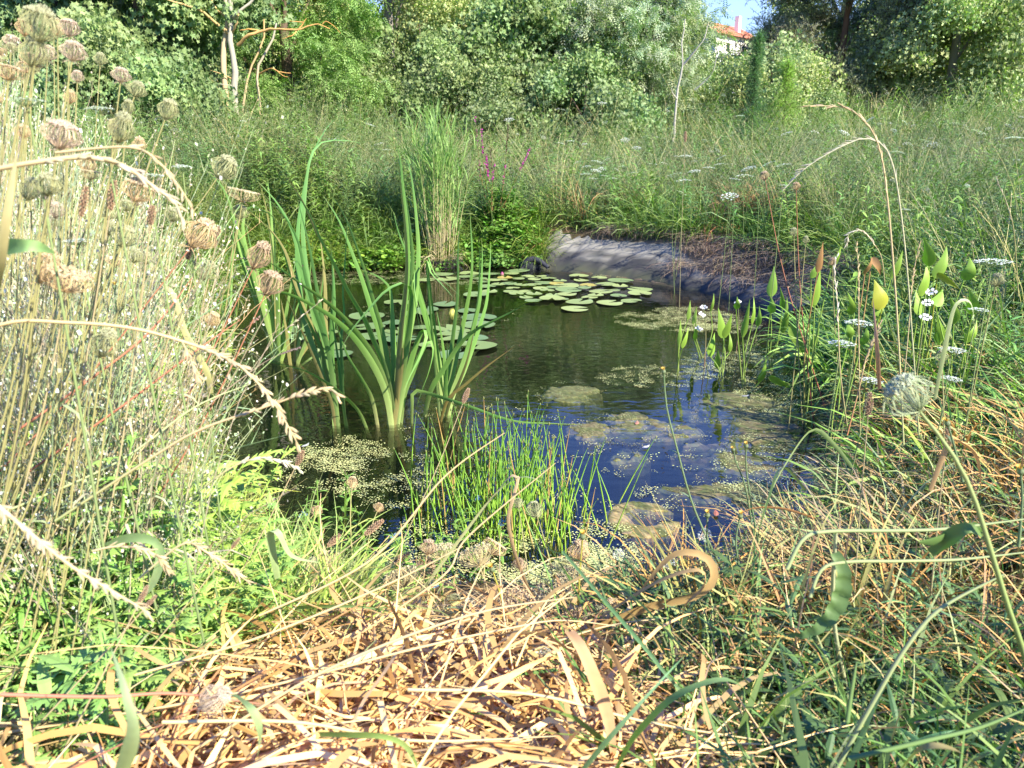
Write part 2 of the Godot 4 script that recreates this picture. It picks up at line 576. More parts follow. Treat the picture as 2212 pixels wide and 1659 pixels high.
# stem through points, head on its end
func carrot(called: String, label: String, pts: Array, head: Mesh, mat: Material, headname: String, r: float, c0: Color, c1: Color, size := 1.0, group := "") -> Node3D:
	var base: Vector3 = pts[0]
	var o := thing(called, label, "wild carrot", base, group)
	var rel := []
	for q in pts: rel.append(q - base)
	var p := smooth(rel, 14)
	var g := Geo.new()
	g.tube(p, taper(15, r * 1.25, r, r * 0.6, 0.5), 5, PackedColorArray([c0, c0.lerp(c1, 0.5), c1]))
	part("stem", g.mesh(true), dry_mat, o)
	var up := (p[14] - p[12]).normalized()
	var s := up.cross(Vector3(0.3, 0.1, 1)).normalized()
	part(headname, head, mat, o, Transform3D(Basis(s, up, s.cross(up)).scaled_local(Vector3(rnd(0.85, 1.12), rnd(0.8, 1.2), rnd(0.85, 1.12)) * size), p[14]))
	return o

# a grass culm with spikelets over its last stretch
func culm(called: String, label: String, pts: Array, r: float, c0: Color, c1: Color, from: float, grains: int, glen: float, gr: float, gc: Color, both := true) -> Node3D:
	var base: Vector3 = pts[0]
	var o := thing(called, label, "grass stalk", base, "")
	var rel := []
	for q in pts: rel.append(q - base)
	var n := 40
	var p := smooth(rel, n)
	var g := Geo.new()
	g.tube(p, taper(n + 1, r * 1.15, r, r * 0.35, 0.6), 5, PackedColorArray([c0, c1, gc]))
	part("stem", g.mesh(true), dry_mat, o)
	if grains > 0:
		var h := Geo.new()
		for i in grains:
			var f := lerpf(from, 0.995, float(i) / grains) * n
			var j := mini(int(f), n - 1)
			var q := p[j].lerp(p[j + 1], f - j)
			var t := (p[j + 1] - p[j]).normalized()
			var s := t.cross(Vector3(0.2, 1, 0.5)).normalized() * (1.0 if i % 2 or not both else -1.0)
			var d := t + s * rnd(0.05, 0.5) + Vector3(rnd(-1, 1), rnd(-1, 1), rnd(-1, 1)) * 0.22
			for k in 1 + rng.randi() % 3:
				h.grain(q + t * glen * rnd(-0.3, 0.5), d + s * 0.15 * k, glen * rnd(0.55, 1.1), gr * rnd(0.5, 0.85), 5, tone(gc.darkened(0.22), 0.28))
		part("seed_head", h.mesh(true), dry_mat, o)
	return o

# a long leaf as a part, given by points root to tip
func long_leaf(o: Node3D, called: String, pts: Array, half: float, cols: PackedColorArray, mat: Material, n := 18, fold := 0.22, twist := 0.0, facing := Vector3(1, 0, 0.25)) -> MeshInstance3D:
	var rel := []
	for q in pts: rel.append(q - o.position)
	var p := smooth(rel, n)
	var g := Geo.new()
	g.ribbon(p, taper(n + 1, half * 0.75, half, half * 0.04, 0.35), facing, cols, fold, twist)
	var worn := rng.randf()
	for k in g.v.size():
		var f := float(k) / g.v.size()
		var blotch := smoothstep(0.25, 0.6, fine.get_noise_3dv(g.v[k] * 40.0 + Vector3.ONE * worn * 50.0)) * 0.5
		var brown := clampf(maxf(smoothstep(1.05 - 0.2 * worn, 1.02, f) * 0.7, blotch * worn * worn * 0.5), 0, 1)
		g.c[k] = tone(g.c[k].lerp(Color(0.34, 0.24, 0.10), brown), 0.06)
	return part(called, g.mesh(true), mat, o)

# ---------------------------------------------------------------- scattering over the ground
func patch(xs: Array, tints: PackedColorArray, n: int, lo: Vector2, hi: Vector2, d0: float, d1: float, s0: float, s1: float, tint: Color, by := 0.2, tilt := 0.2, lift := 0.0) -> void:
	for i in n:
		var x := rnd(lo.x, hi.x)
		var z := rnd(lo.y, hi.y)
		if not in_sight(x, z) or x * x + z * z < 0.36:
			continue
		var d := from_shore(x, z)
		if d < d0 or d > d1:
			continue
		# keep the trodden bank above the liner bare
		if d < 0.62 and x > -0.05 and z < -6.2 and z > -10.5 and d1 > 0.9:
			continue
		if x > 0.5 and z < -5.6 and z > -9.0 and d < 0.62:
			continue
		var nn := lump.get_noise_2d(x * 7.0 + 40.0 * n, z * 7.0)
		var s := rnd(s0, s1) * (1.0 + 0.55 * nn)
		if z > -3.6: s *= lerpf(0.42, 1.0, smoothstep(0.0, 0.55, d))
		xs.append(turned(Vector3(x, ground(x, z, d) + lift * rng.randf(), z), rnd(0, TAU), Vector3(s, s * rnd(0.8, 1.2), s), tilt))
		tints.append(tone(tint, by) * (Color(1.12, 1.02, 0.85) if nn > 0.12 else Color(0.82, 0.92, 0.95) if nn < -0.15 else Color.WHITE))

func leaf_parts(o: Node3D, rows: Array, base: Vector3, mat: Material, low: Color, mid: Color, tip: Color, extra := 0) -> void:
	# each row: [half width in m, metres the tip stands nearer (+) or farther (-), x, y, x, y ...] seen from the tip down to the foot
	var all := rows.duplicate()
	for k in extra:
		# further leaves of the clump, between those measured
		var r: Array = rows[(k * 3 + 3) % rows.size()].duplicate()
		r[1] += rnd(-0.25, 0.25)
		var m: int = (r.size() - 2) / 2
		var sx := rnd(-30, 30)
		var sy := rnd(0, 70)
		for i in m:
			var f := 1.0 - float(i) / m
			r[2 + i * 2] += sx * f
			r[3 + i * 2] += sy * f
		all.append(r)
	for r in all:
		var pts := []
		var m: int = (r.size() - 2) / 2
		for i in m:
			var f := float(i) / m
			pts.append(at(r[2 + i * 2], r[3 + i * 2], -base.z - r[1] * (1.0 - f)))
		pts.append(base + Vector3(rnd(-0.02, 0.02), -0.12, rnd(-0.02, 0.02)))
		pts.reverse()
		var t := tone(mid, 0.12)
		long_leaf(o, "leaf", pts, r[0], PackedColorArray([low, low.lerp(t, 0.55), t, t, tone(tip, 0.1)]), mat, 26, 0.16, rnd(-0.5, 0.5), Vector3(1, 0, rnd(-0.15, 0.75)))

func _ready() -> void:
	rng.seed = 77
	# ------------------------------------------------ camera, sky, sun, exposure
	var cam := Camera3D.new()
	cam.name = "camera"
	cam.position = EYE
	cam.rotation.x = -PITCH
	cam.fov = 54.86
	cam.near = 0.05
	cam.far = 600.0
	var lens := CameraAttributesPhysical.new()
	lens.frustum_focal_length = 23.12
	lens.frustum_focus_distance = 3.6
	lens.exposure_aperture = 7.0
	lens.frustum_near = 0.05
	lens.frustum_far = 600.0
	cam.attributes = lens
	add_child(cam)
	var env := Environment.new()
	env.background_mode = Environment.BG_SKY
	env.tonemap_mode = Environment.TONE_MAPPER_LINEAR
	env.tonemap_exposure = 2.75
	env.sdfgi_enabled = true
	env.ssao_enabled = true
	env.ssil_enabled = true
	var sm := ProceduralSkyMaterial.new()
	sm.sky_top_color = Color(0.19, 0.39, 0.82)
	sm.sky_horizon_color = Color(0.72, 0.84, 0.93)
	sm.sky_curve = 0.18
	sm.sky_energy_multiplier = 0.95
	sm.ground_bottom_color = Color(0.25, 0.24, 0.18)
	sm.ground_horizon_color = Color(0.5, 0.55, 0.5)
	var sky := Sky.new()
	sky.sky_material = sm
	env.sky = sky
	var we := WorldEnvironment.new()
	we.name = "environment"
	we.environment = env
	add_child(we)
	var sun := DirectionalLight3D.new()
	sun.name = "sun"
	sun.light_energy = 1.6
	sun.light_color = Color(1.0, 0.97, 0.90)
	sun.light_angular_distance = 0.5
	sun.shadow_enabled = true
	sun.sky_mode = DirectionalLight3D.SKY_MODE_LIGHT_ONLY
	add_child(sun)
	sun.look_at_from_position(Vector3(0.62, 0.60, 0.52) * 50.0, Vector3.ZERO)

	# ------------------------------------------------ materials
	lump.seed = 5; lump.frequency = 0.1
	fine.seed = 9; fine.frequency = 0.9
	leaf_mat = surface(0.55, Color(0.66, 0.8, 0.42), 0.45)
	lush_mat = surface(0.52, Color(0.5, 0.7, 0.25), 0.38)
	dry_mat = surface(0.7, Color(0.5, 0.42, 0.3), 0.35)
	wood_mat = surface(0.9, Color.BLACK, 0.2)
	pad_mat = surface(0.33, Color.BLACK, 0.5)
	plain_mat = surface(0.8, Color.BLACK, 0.25)
	for p in [[-0.71, -2.15], [-0.5, -2.01], [-0.29, -1.94], [0.28, -2.01], [0.58, -2.08], [0.82, -2.19], [1.07, -2.44], [1.44, -3.12], [1.78, -4.24], [2.06, -5.47], [2.1, -6.08], [1.74, -7.02], [1.17, -7.61], [0.23, -8.31], [-0.56, -8.41], [-1.32, -8.24], [-2.05, -8.07], [-2.66, -7.76], [-2.75, -6.59], [-2.3, -5.17], [-1.76, -3.79], [-1.4, -3.12], [-1.0, -2.48]]:
		shore.append(Vector2(p[0], p[1]))

	build_ground()
	build_water()
	build_hill()
	build_trees()
	build_meadow()
	build_banks()
	build_pond_plants()
	build_near_plants()

# ---------------------------------------------------------------- ground, water, liner
func build_ground() -> void:
	var gx := PackedFloat32Array()
	var x := -150.0
	while x < 150.0:
		gx.append(x)
		var a := absf(x + 0.01)
		x += 0.14 if a < 4.0 else 0.5 if a < 12.0 else 2.5 if a < 40.0 else 10.0
	var gz := PackedFloat32Array()
	var z := 8.0
	while z > -190.0:
		gz.append(z)
		z -= 0.14 if z < 0.5 and z > -10.5 else 0.6 if z > -26.0 else 3.0 if z > -80.0 else 10.0
	var g := Geo.new()
	var soil := Color(0.085, 0.062, 0.035)
	var straw_c := Color(0.30, 0.21, 0.11)
	var grass_c := Color(0.10, 0.12, 0.045)
	for j in gz.size():
		for i in gx.size():
			var p := Vector2(gx[i], gz[j])
			var d := from_shore(p.x, p.y)
			g.v.append(Vector3(p.x, ground(p.x, p.y, d), p.y))
			var c := soil.lerp(grass_c, smoothstep(0.4, 2.5, d))
			c = c.lerp(straw_c, smoothstep(-2.6, -1.6, p.y) * smoothstep(1.6, 0.6, absf(p.x)) * smoothstep(0.0, 0.3, d))
			if d < 0.0:
				c = Color(0.030, 0.030, 0.016)
			# bare, trodden soil above the liner
			c = c.lerp(Color(0.26, 0.20, 0.125), smoothstep(1.1, 0.5, Vector2(p.x - 1.7, (p.y + 7.6) * 0.75).length()) * smoothstep(-0.1, 0.2, d))
			# pale dry ground on the right, far back
			c = c.lerp(Color(0.50, 0.42, 0.30), smoothstep(7.0, 3.0, Vector2(p.x - 15.5, p.y + 20.5).length()))
			g.c.append(tone(c, 0.18))
	var w := gx.size()
	for j in gz.size() - 1:
		for i in w - 1:
			var a := j * w + i
			g.ix.append(a); g.ix.append(a + w); g.ix.append(a + w + 1)
			g.ix.append(a); g.ix.append(a + w + 1); g.ix.append(a + 1)
	tag(part("ground", g.mesh(true), plain_mat, self), "earth banks of the pond rising to a meadow and a hill", "", "", "structure")

func build_water() -> void:
	var nt := NoiseTexture2D.new()
	nt.width = 512; nt.height = 512
	nt.seamless = true
	var fn := FastNoiseLite.new()
	fn.seed = 3; fn.frequency = 0.011
	fn.fractal_octaves = 3
	nt.noise = fn
	var m := StandardMaterial3D.new()
	m.albedo_color = Color(Color(0.008, 0.010, 0.005).linear_to_srgb(), 0.18)
	m.transparency = BaseMaterial3D.TRANSPARENCY_ALPHA
	m.roughness = 0.02
	m.metallic_specular = 0.5
	m.heightmap_enabled = true
	m.heightmap_texture = nt
	m.heightmap_scale = 0.10
	m.uv1_triplanar = true
	m.uv1_world_triplanar = true
	m.uv1_scale = Vector3(0.8, 0.8, 1.6)
	var pm := PlaneMesh.new()
	pm.size = Vector2(6.0, 7.6)
	pm.subdivide_width = 4; pm.subdivide_depth = 4
	tag(part("water", pm, m, self, Transform3D(Basis(), Vector3(-0.3, 0.0, -5.1))), "dark still pond water that mirrors the trees and blue sky", "", "", "structure")
	var murk := StandardMaterial3D.new()
	murk.albedo_color = Color(Color(0.007, 0.009, 0.004).linear_to_srgb(), 0.33)
	murk.transparency = BaseMaterial3D.TRANSPARENCY_ALPHA
	murk.roughness = 0.9
	murk.specular_mode = BaseMaterial3D.SPECULAR_DISABLED
	for y in [-0.013, -0.03, -0.06, -0.12, -0.24]:
		tag(part("water", pm, murk, self, Transform3D(Basis(), Vector3(-0.3, y, -5.1))), "turbid brown-green depth of the pond", "", "", "structure")

func build_hill() -> void:
	# the house with the orange roof, far up the hill
	var foot := at(1545, 112, 118)
	var o := thing("house", "distant house with orange tiled roof and sunlit white side wall", "house", Vector3(foot.x, foot.y - 3.0, foot.z))
	o.rotation.y = -0.80
	# its front right corner stands at the origin; the gable runs to -x, the long wall to -z
	var gw := 8.6
	var long := 13.0
	var eave := 5.7
	var ridge := 7.9
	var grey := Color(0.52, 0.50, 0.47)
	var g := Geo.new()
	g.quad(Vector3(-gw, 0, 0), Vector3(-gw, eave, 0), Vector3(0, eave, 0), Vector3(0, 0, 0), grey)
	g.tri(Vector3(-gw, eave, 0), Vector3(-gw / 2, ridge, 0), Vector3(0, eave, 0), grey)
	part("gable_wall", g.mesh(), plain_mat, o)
	g = Geo.new()
	var white := Color(0.80, 0.76, 0.68)
	g.quad(Vector3(0, 0, 0), Vector3(0, eave, 0), Vector3(0, eave, -long), Vector3(0, 0, -long), white)
	g.quad(Vector3(-gw, 0, 0), Vector3(-gw, eave, 0), Vector3(-gw, eave, -long), Vector3(-gw, 0, -long), white)
	g.quad(Vector3(-gw, 0, -long), Vector3(-gw, eave, -long), Vector3(0, eave, -long), Vector3(0, 0, -long), white)
	g.tri(Vector3(-gw, eave, -long), Vector3(-gw / 2, ridge, -long), Vector3(0, eave, -long), white)
	part("wall", g.mesh(), plain_mat, o)
	g = Geo.new()
	var tile := Color(0.58, 0.22, 0.12)
	for s in [-1.0, 1.0]:
		var c0 := Vector3(-gw / 2, ridge + 0.08, 0.6)
		var e0 := Vector3(-gw / 2 + s * (gw / 2 + 0.7), eave - 0.27, 0.6)
		for k in 14:
			var f0 := k / 14.0
			var f1 := (k + 1) / 14.0
			for q in 16:
				var z0 := lerpf(0.0, -long - 1.2, q / 16.0)
				var z1 := lerpf(0.0, -long - 1.2, (q + 1) / 16.0)
				var a := c0.lerp(e0, f0) + Vector3(0, 0, z0)
				var b := c0.lerp(e0, f1 + 0.012) + Vector3(0, 0.03, z0)
				g.quad(a, b, b + Vector3(0, 0, z1 - z0), a + Vector3(0, 0, z1 - z0), tone(tile, 0.12))
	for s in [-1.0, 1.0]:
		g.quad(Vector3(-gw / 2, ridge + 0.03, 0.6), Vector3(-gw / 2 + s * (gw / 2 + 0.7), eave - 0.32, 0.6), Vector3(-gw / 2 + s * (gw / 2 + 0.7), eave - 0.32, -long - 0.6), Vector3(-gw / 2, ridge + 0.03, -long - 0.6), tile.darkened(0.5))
	var roof := part("roof", g.mesh(), plain_mat, o)
	g = Geo.new()
	g.box(Vector3(-2.2, eave + 0.4, -9.2), Vector3(-1.5, ridge + 1.0, -8.5), Color(0.75, 0.70, 0.62))
	part("chimney", g.mesh(), plain_mat, roof)
	for z in [-3.4, -8.0]:
		g = Geo.new()
		g.box(Vector3(-0.05, 3.3, z - 0.5), Vector3(0.04, 4.5, z + 0.5), Color(0.30, 0.22, 0.16))
		var win := part("window", g.mesh(), plain_mat, o)
		g = Geo.new()
		g.box(Vector3(-0.02, 3.4, z - 0.4), Vector3(0.055, 4.4, z + 0.4), Color(0.03, 0.035, 0.04))
		part("pane", g.mesh(), lush_mat, win)
	# the pink house behind the leaves
	var f2 := at(1268, 88, 90)
	o = thing("house", "pale pink house wall glimpsed through the leaves at the centre top", "house", Vector3(f2.x, f2.y - 2.5, f2.z))
	o.rotation.y = 0.15
	g = Geo.new()
	g.box(Vector3(-3.2, 0, -6), Vector3(3.2, 4.1, 0), Color(0.72, 0.55, 0.47))
	part("wall", g.mesh(), plain_mat, o)
	g = Geo.new()
	for s in [-1.0, 1.0]:
		g.quad(Vector3(-3.6, 5.6, -3), Vector3(-3.6, 3.95, -3 + s * 3.5), Vector3(3.6, 3.95, -3 + s * 3.5), Vector3(3.6, 5.6, -3), Color(0.45, 0.17, 0.10))
		g.tri(Vector3(3.2 * s, 4.1, 0), Vector3(3.2 * s, 5.5, -3), Vector3(3.2 * s, 4.1, -6), Color(0.72, 0.55, 0.47))
	part("roof", g.mesh(), plain_mat, o)
	g = Geo.new()
	g.box(Vector3(-0.5, 1.7, -0.05), Vector3(0.5, 3.0, 0.04), Color(0.2, 0.15, 0.13))
	part("window", g.mesh(), plain_mat, o)
	# the car
	var cz := at(1546, 139, 58)
	o = thing("parked_car", "white car parked on the slope, half hidden by leaves", "car", Vector3(cz.x, maxf(cz.y - 0.75, ground(cz.x, cz.z) - 0.05), cz.z))
	o.rotation.y = 0.5
	g = Geo.new()
	var side := [Vector2(-2.0, 0.3), Vector2(-2.05, 0.72), Vector2(-1.85, 0.88), Vector2(-1.0, 0.95), Vector2(-0.35, 1.42), Vector2(1.1, 1.46), Vector2(1.85, 0.98), Vector2(2.0, 0.9), Vector2(2.02, 0.35)]
	for i in side.size():
		var a: Vector2 = side[i]
		var b: Vector2 = side[(i + 1) % side.size()]
		var na := 0.82 if a.y < 1.0 else 0.64
		var nb := 0.82 if b.y < 1.0 else 0.64
		g.quad(Vector3(a.x, a.y, na), Vector3(b.x, b.y, nb), Vector3(b.x, b.y, -nb), Vector3(a.x, a.y, -na), Color(0.78, 0.79, 0.80))
		for s in [-1.0, 1.0]:
			g.tri(Vector3(0, 0.65, 0.84 * s), Vector3(a.x, a.y, na * s), Vector3(b.x, b.y, nb * s), Color(0.78, 0.79, 0.80))
	part("body", g.mesh(), lush_mat, o)
	for s in [-1.0, 1.0]:
		g = Geo.new()
		g.quad(Vector3(-0.75, 0.98, 0.85 * s), Vector3(-0.3, 1.36, 0.72 * s), Vector3(1.0, 1.38, 0.72 * s), Vector3(1.5, 1.0, 0.85 * s), Color(0.03, 0.035, 0.04))
		part("side_window", g.mesh(), lush_mat, o)
		for wx in [-1.3, 1.3]:
			g = Geo.new()
			g.tube(PackedVector3Array([Vector3(wx, 0.32, 0.66 * s), Vector3(wx, 0.32, 0.87 * s)]), PackedFloat32Array([0.32, 0.32]), 14, PackedColorArray([Color(0.02, 0.02, 0.02), Color(0.03, 0.03, 0.03)]), true)
			part("wheel", g.mesh(), plain_mat, o)
	g = Geo.new()
	g.quad(Vector3(-1.0, 0.98, 0.7), Vector3(-0.38, 1.40, 0.58), Vector3(-0.38, 1.40, -0.58), Vector3(-1.0, 0.98, -0.7), Color(0.04, 0.05, 0.055))
	part("windscreen", g.mesh(), lush_mat, o, Transform3D(Basis(), Vector3(-0.02, 0.02, 0)))
	# white post between the trees
	var pf := at(698, 200, 20.5)
	o = thing("white_post", "slim white post standing between the trees", "post", Vector3(pf.x, ground(pf.x, pf.z), pf.z))
	g = Geo.new()
	g.tube(PackedVector3Array([Vector3(0, -0.3, 0), Vector3(0, 4.6, 0)]), PackedFloat32Array([0.075, 0.07]), 10, PackedColorArray([Color(0.75, 0.75, 0.72), Color(0.8, 0.8, 0.78)]), true)
	part("shaft", g.mesh(true), plain_mat, o)
	g = Geo.new()
	g.blob(Vector3(0, 4.63, 0), Vector3(0.1, 0.07, 0.1), 10, 6, Color(0.75, 0.75, 0.73))
	part("cap", g.mesh(true), plain_mat, o)

func build_trees() -> void:
	var maple := [spray("lobed", Color(0.220, 0.302, 0.116)), spray("lobed", Color(0.241, 0.340, 0.133))]
	var locust := [spray("feather", Color(0.271, 0.429, 0.111)), spray("feather", Color(0.243, 0.392, 0.115))]
	var ash := [spray("feather", Color(0.397, 0.455, 0.278)), spray("feather", Color(0.349, 0.423, 0.244))]
	var birch := [spray("small", Color(0.474, 0.481, 0.198)), spray("small", Color(0.410, 0.450, 0.193))]
	var beech := [spray("small", Color(0.227, 0.276, 0.115)), spray("lobed", Color(0.218, 0.284, 0.108))]
	var poplar := [spray("small", Color(0.440, 0.498, 0.211)), spray("lobed", Color(0.345, 0.419, 0.172))]
	var pine := [spray("needle", Color(0.347, 0.378, 0.254)), spray("needle", Color(0.410, 0.429, 0.283))]
	var larch := [spray("needle", Color(0.413, 0.564, 0.228)), spray("needle", Color(0.476, 0.638, 0.236))]
	var grey := Color(0.30, 0.27, 0.23)
	var brown := Color(0.14, 0.10, 0.07)
	# [name, label, px, distance, height, lowest leaf, radius, sprays, count, bark, trunk radius, clumps, looseness, size]
	var rows := [
		["maple_tree", "dark green maple filling the upper left corner", 110, 15.0, 8.8, 0.0, 2.6, maple, 2200, brown, 0.16, 40, 0.6, 1.15],
		["maple_tree", "dark broad-leaved maple just left of the bare grey trunks", 345, 14.2, 8.6, 0.2, 2.1, maple, 2000, brown, 0.15, 38, 0.55, 1.1],
		["locust_tree", "bright green feathery tree right of the bare grey trunks", 630, 16.5, 8.4, 0.1, 1.9, locust, 1900, brown, 0.12, 36, 0.5, 1.0],
		["birch_tree", "yellow-green small-leaved tree with drooping twigs near the white post", 850, 19.0, 8.0, 0.2, 2.5, birch, 2500, grey, 0.13, 44, 0.55, 1.05],
		["hawthorn_bush", "low olive bush with brownish leaves beneath the yellow-green tree", 905, 17.0, 2.9, 0.0, 1.5, beech, 900, brown, 0.07, 22, 0.4, 0.8],
		["sycamore_tree", "large dark green tree in the middle of the tree line", 1130, 18.5, 3.9, 0.0, 2.5, maple, 2800, brown, 0.16, 46, 0.55, 1.0],
		["ash_tree", "pale grey-green feathery tree left of the house", 1320, 18.5, 4.0, 0.3, 2.0, ash, 2300, grey, 0.11, 42, 0.5, 1.05],
		["ash_tree", "slim pale feathery tree whose crown touches the orange roof", 1402, 17.0, 3.8, 0.5, 0.85, ash, 900, grey, 0.06, 22, 0.42, 0.9],
		["dogwood_bush", "round bright leafy bush below the house", 1560, 19.5, 1.65, 0.0, 1.7, poplar, 1500, brown, 0.07, 30, 0.42, 0.85],
		["pine_tree", "wispy grey-green pine right of the house", 1800, 19.5, 5.0, 0.3, 2.3, pine, 2900, Color(0.20, 0.11, 0.07), 0.12, 46, 0.5, 1.25],
		["elder_tree", "leafy green tree whose top rises beside the strip of sky", 1790, 26.0, 7.2, 0.2, 2.6, poplar, 2000, brown, 0.14, 40, 0.55, 1.1],
		["larch_tree", "tall soft green larch behind the pine", 1945, 25.0, 8.0, 0.3, 2.4, larch, 2200, brown, 0.15, 46, 0.55, 1.3],
		["poplar_tree", "bright glossy-leaved tree at the right of the tree line", 2040, 18.5, 6.2, 0.1, 1.9, poplar, 2300, grey, 0.12, 40, 0.48, 1.0],
		["beech_tree", "dark shaded tree at the right edge of the picture", 2250, 22.0, 8.0, 0.2, 2.5, beech, 2300, grey, 0.16, 40, 0.6, 1.1],
		["hazel_bush", "low leafy thicket at the foot of the large dark tree", 1260, 15.6, 2.0, 0.0, 1.3, maple, 700, brown, 0.05, 20, 0.35, 0.75],
		["bramble_bush", "tangled low bush behind the reeds", 1010, 15.5, 1.7, 0.0, 1.2, beech, 700, brown, 0.05, 20, 0.33, 0.7],
		["dogwood_bush", "low bush of yellowing leaves between the saplings right of centre", 1660, 17.0, 1.9, 0.0, 1.2, poplar, 700, brown, 0.05, 20, 0.35, 0.75],
		["hazel_bush", "shaded low bush under the left maples", 240, 12.2, 2.1, 0.0, 1.6, maple, 900, brown, 0.05, 24, 0.4, 0.85],
		["locust_tree", "young feathery shrub low beside the orange dead branches", 700, 14.5, 2.1, 0.0, 1.1, locust, 700, brown, 0.05, 18, 0.35, 0.85],
		["elder_tree", "tall tree rising behind the left maples", 260, 22.0, 11.0, 0.5, 3.4, beech, 2300, brown, 0.2, 40, 0.8, 1.3],
		["elder_tree", "tall tree in the gap behind the white post", 620, 25.0, 11.5, 0.5, 3.2, beech, 2200, brown, 0.2, 40, 0.8, 1.3],
		["beech_tree", "farther dark tree behind the middle of the tree line", 1040, 27.0, 5.5, 0.5, 3.2, beech, 2300, brown, 0.2, 40, 0.8, 1.35],
		["elder_tree", "farther leafy tree between the dark middle tree and the pale feathery one", 1200, 28.0, 5.6, 0.3, 2.8, poplar, 1900, brown, 0.15, 36, 0.7, 1.3],
		["beech_tree", "far tree behind the glossy-leaved tree on the right", 2120, 31.0, 8.6, 0.4, 3.4, beech, 2200, brown, 0.2, 40, 0.8, 1.4],
		["elder_tree", "far tree behind the pale feathery trees", 1320, 32.0, 6.0, 0.4, 2.4, poplar, 1600, brown, 0.14, 34, 0.7, 1.3],
	]
	for r in rows:
		var q := at(r[2], 260, r[3])
		tree(r[0], r[1], Vector3(q.x, ground(q.x, q.z), q.z), r[4], r[5], r[6], r[7], r[8], Color(1, 1, 1), r[9], r[10], r[11], r[12], r[13])
	# hedge and scrub up the slope below the house
	var hx := []
	var ht := PackedColorArray()
	for i in 9000:
		var x := rnd(-60, 70)
		var z := rnd(-100, -28)
		if absf(x) > -z * 0.85:
			continue
		var rise := 1.0 + 1.6 * maxf(0.0, lump.get_noise_2d(x * 2.0, z * 2.0) + 0.3)
		if absf(x / -z - 0.27) < 0.06 and z < -24.0: rise = 0.3
		hx.append(turned(Vector3(x, ground(x, z) + rise * rng.randf(), z), rnd(0, TAU), Vector3.ONE * rnd(2.5, 4.5), 0.6))
		ht.append(tone(Color(1, 1, 1), 0.3))
	stuff("scrub_vegetation", "scrub and hedges covering the slope below the houses", "scrub", beech + poplar, leaf_mat, hx, ht, null, "spray")

	# the two bare grey trunks
	var q := at(503, 245, 13.0)
	var o := thing("bare_tree", "tree of two pale grey trunks side by side with few bare branches", "tree", Vector3(q.x, ground(q.x, q.z), q.z))
	var bark := Color(0.42, 0.38, 0.30)
	var warm := Color(0.50, 0.34, 0.15)
	var b := o.position
	limb(o, "trunk", [Vector3(0, -0.2, 0), at(505, 150, 13.0) - b, at(499, 90, 13.0) - b, at(498, 20, 13.0) - b, at(505, -60, 13.0) - b, at(500, -170, 13.0) - b], 0.065, 0.03, bark, bark, 16, 9)
	limb(o, "trunk", [Vector3(-0.11, -0.2, 0.05), at(487, 190, 13.0) - b, at(484, 110, 13.05) - b, at(490, 40, 13.05) - b, at(483, -40, 13.0) - b, at(470, -170, 13.0) - b], 0.058, 0.025, warm, bark, 16, 9)
	limb(o, "branch", [at(495, 72, 13.0) - b, at(470, 52, 12.9) - b, at(440, 28, 12.7) - b, at(405, 12, 12.5) - b, at(340, -5, 12.3) - b], 0.028, 0.01, warm, warm)
	limb(o, "branch", [at(505, 40, 13.0) - b, at(520, 22, 12.9) - b, at(545, 2, 12.9) - b, at(570, -30, 12.8) - b], 0.028, 0.012, bark, bark)
	limb(o, "branch", [at(503, 70, 13.0) - b, at(512, 50, 12.9) - b, at(515, 30, 12.9) - b], 0.018, 0.012, warm, warm)
	limb(o, "branch", [at(487, 35, 13.0) - b, at(470, 22, 12.9) - b, at(458, 2, 12.9) - b, at(455, -30, 12.9) - b], 0.016, 0.008, warm, warm)
	limb(o, "branch", [at(500, 170, 13.0) - b, at(480, 160, 12.9) - b, at(455, 152, 12.8) - b], 0.01, 0.004, warm, warm)
	limb(o, "branch", [at(506, 185, 13.0) - b, at(470, 182, 12.8) - b, at(450, 190, 12.7) - b], 0.008, 0.003, bark, bark)
	# a dead sapling with orange branches to its right
	q = at(552, 215, 13.4)
	o = thing("dead_tree", "dead sapling with forked orange-brown bare branches beside the grey trunks", "tree", Vector3(q.x, ground(q.x, q.z), q.z))
	b = o.position
	var rust := Color(0.55, 0.30, 0.10)
	limb(o, "trunk", [Vector3(-0.5, -0.1, 0), at(533, 180, 13.4) - b, at(560, 110, 13.4) - b, at(572, 70, 13.4) - b, at(570, 42, 13.4) - b], 0.03, 0.014, bark, warm)
	limb(o, "trunk", [Vector3(0.05, -0.1, 0), at(556, 165, 13.4) - b, at(570, 120, 13.4) - b, at(588, 85, 13.4) - b, at(597, 50, 13.4) - b], 0.034, 0.016, warm, bark)
	limb(o, "branch", [at(514, 98, 13.3) - b, at(535, 78, 13.2) - b, at(565, 68, 13.2) - b, at(600, 62, 13.1) - b, at(640, 65, 13.0) - b, at(665, 58, 13.0) - b, at(690, 52, 13.0) - b, at(712, 62, 13.0) - b], 0.03, 0.007, warm, rust, 18)
	limb(o, "branch", [at(568, 68, 13.3) - b, at(540, 63, 13.2) - b, at(518, 66, 13.2) - b], 0.016, 0.007, rust, rust)
	limb(o, "branch", [at(645, 65, 13.0) - b, at(655, 50, 13.0) - b, at(662, 40, 13.0) - b], 0.012, 0.005, rust, rust)
	limb(o, "branch", [at(655, 48, 13.0) - b, at(625, 45, 13.0) - b], 0.01, 0.004, rust, rust)
	limb(o, "branch", [at(640, 68, 13.0) - b, at(632, 76, 12.9) - b, at(610, 84, 12.9) - b], 0.01, 0.004, rust, rust)
	limb(o, "branch", [at(560, 160, 13.3) - b, at(585, 148, 13.1) - b, at(602, 155, 13.0) - b, at(628, 158, 13.0) - b], 0.014, 0.006, rust, rust)
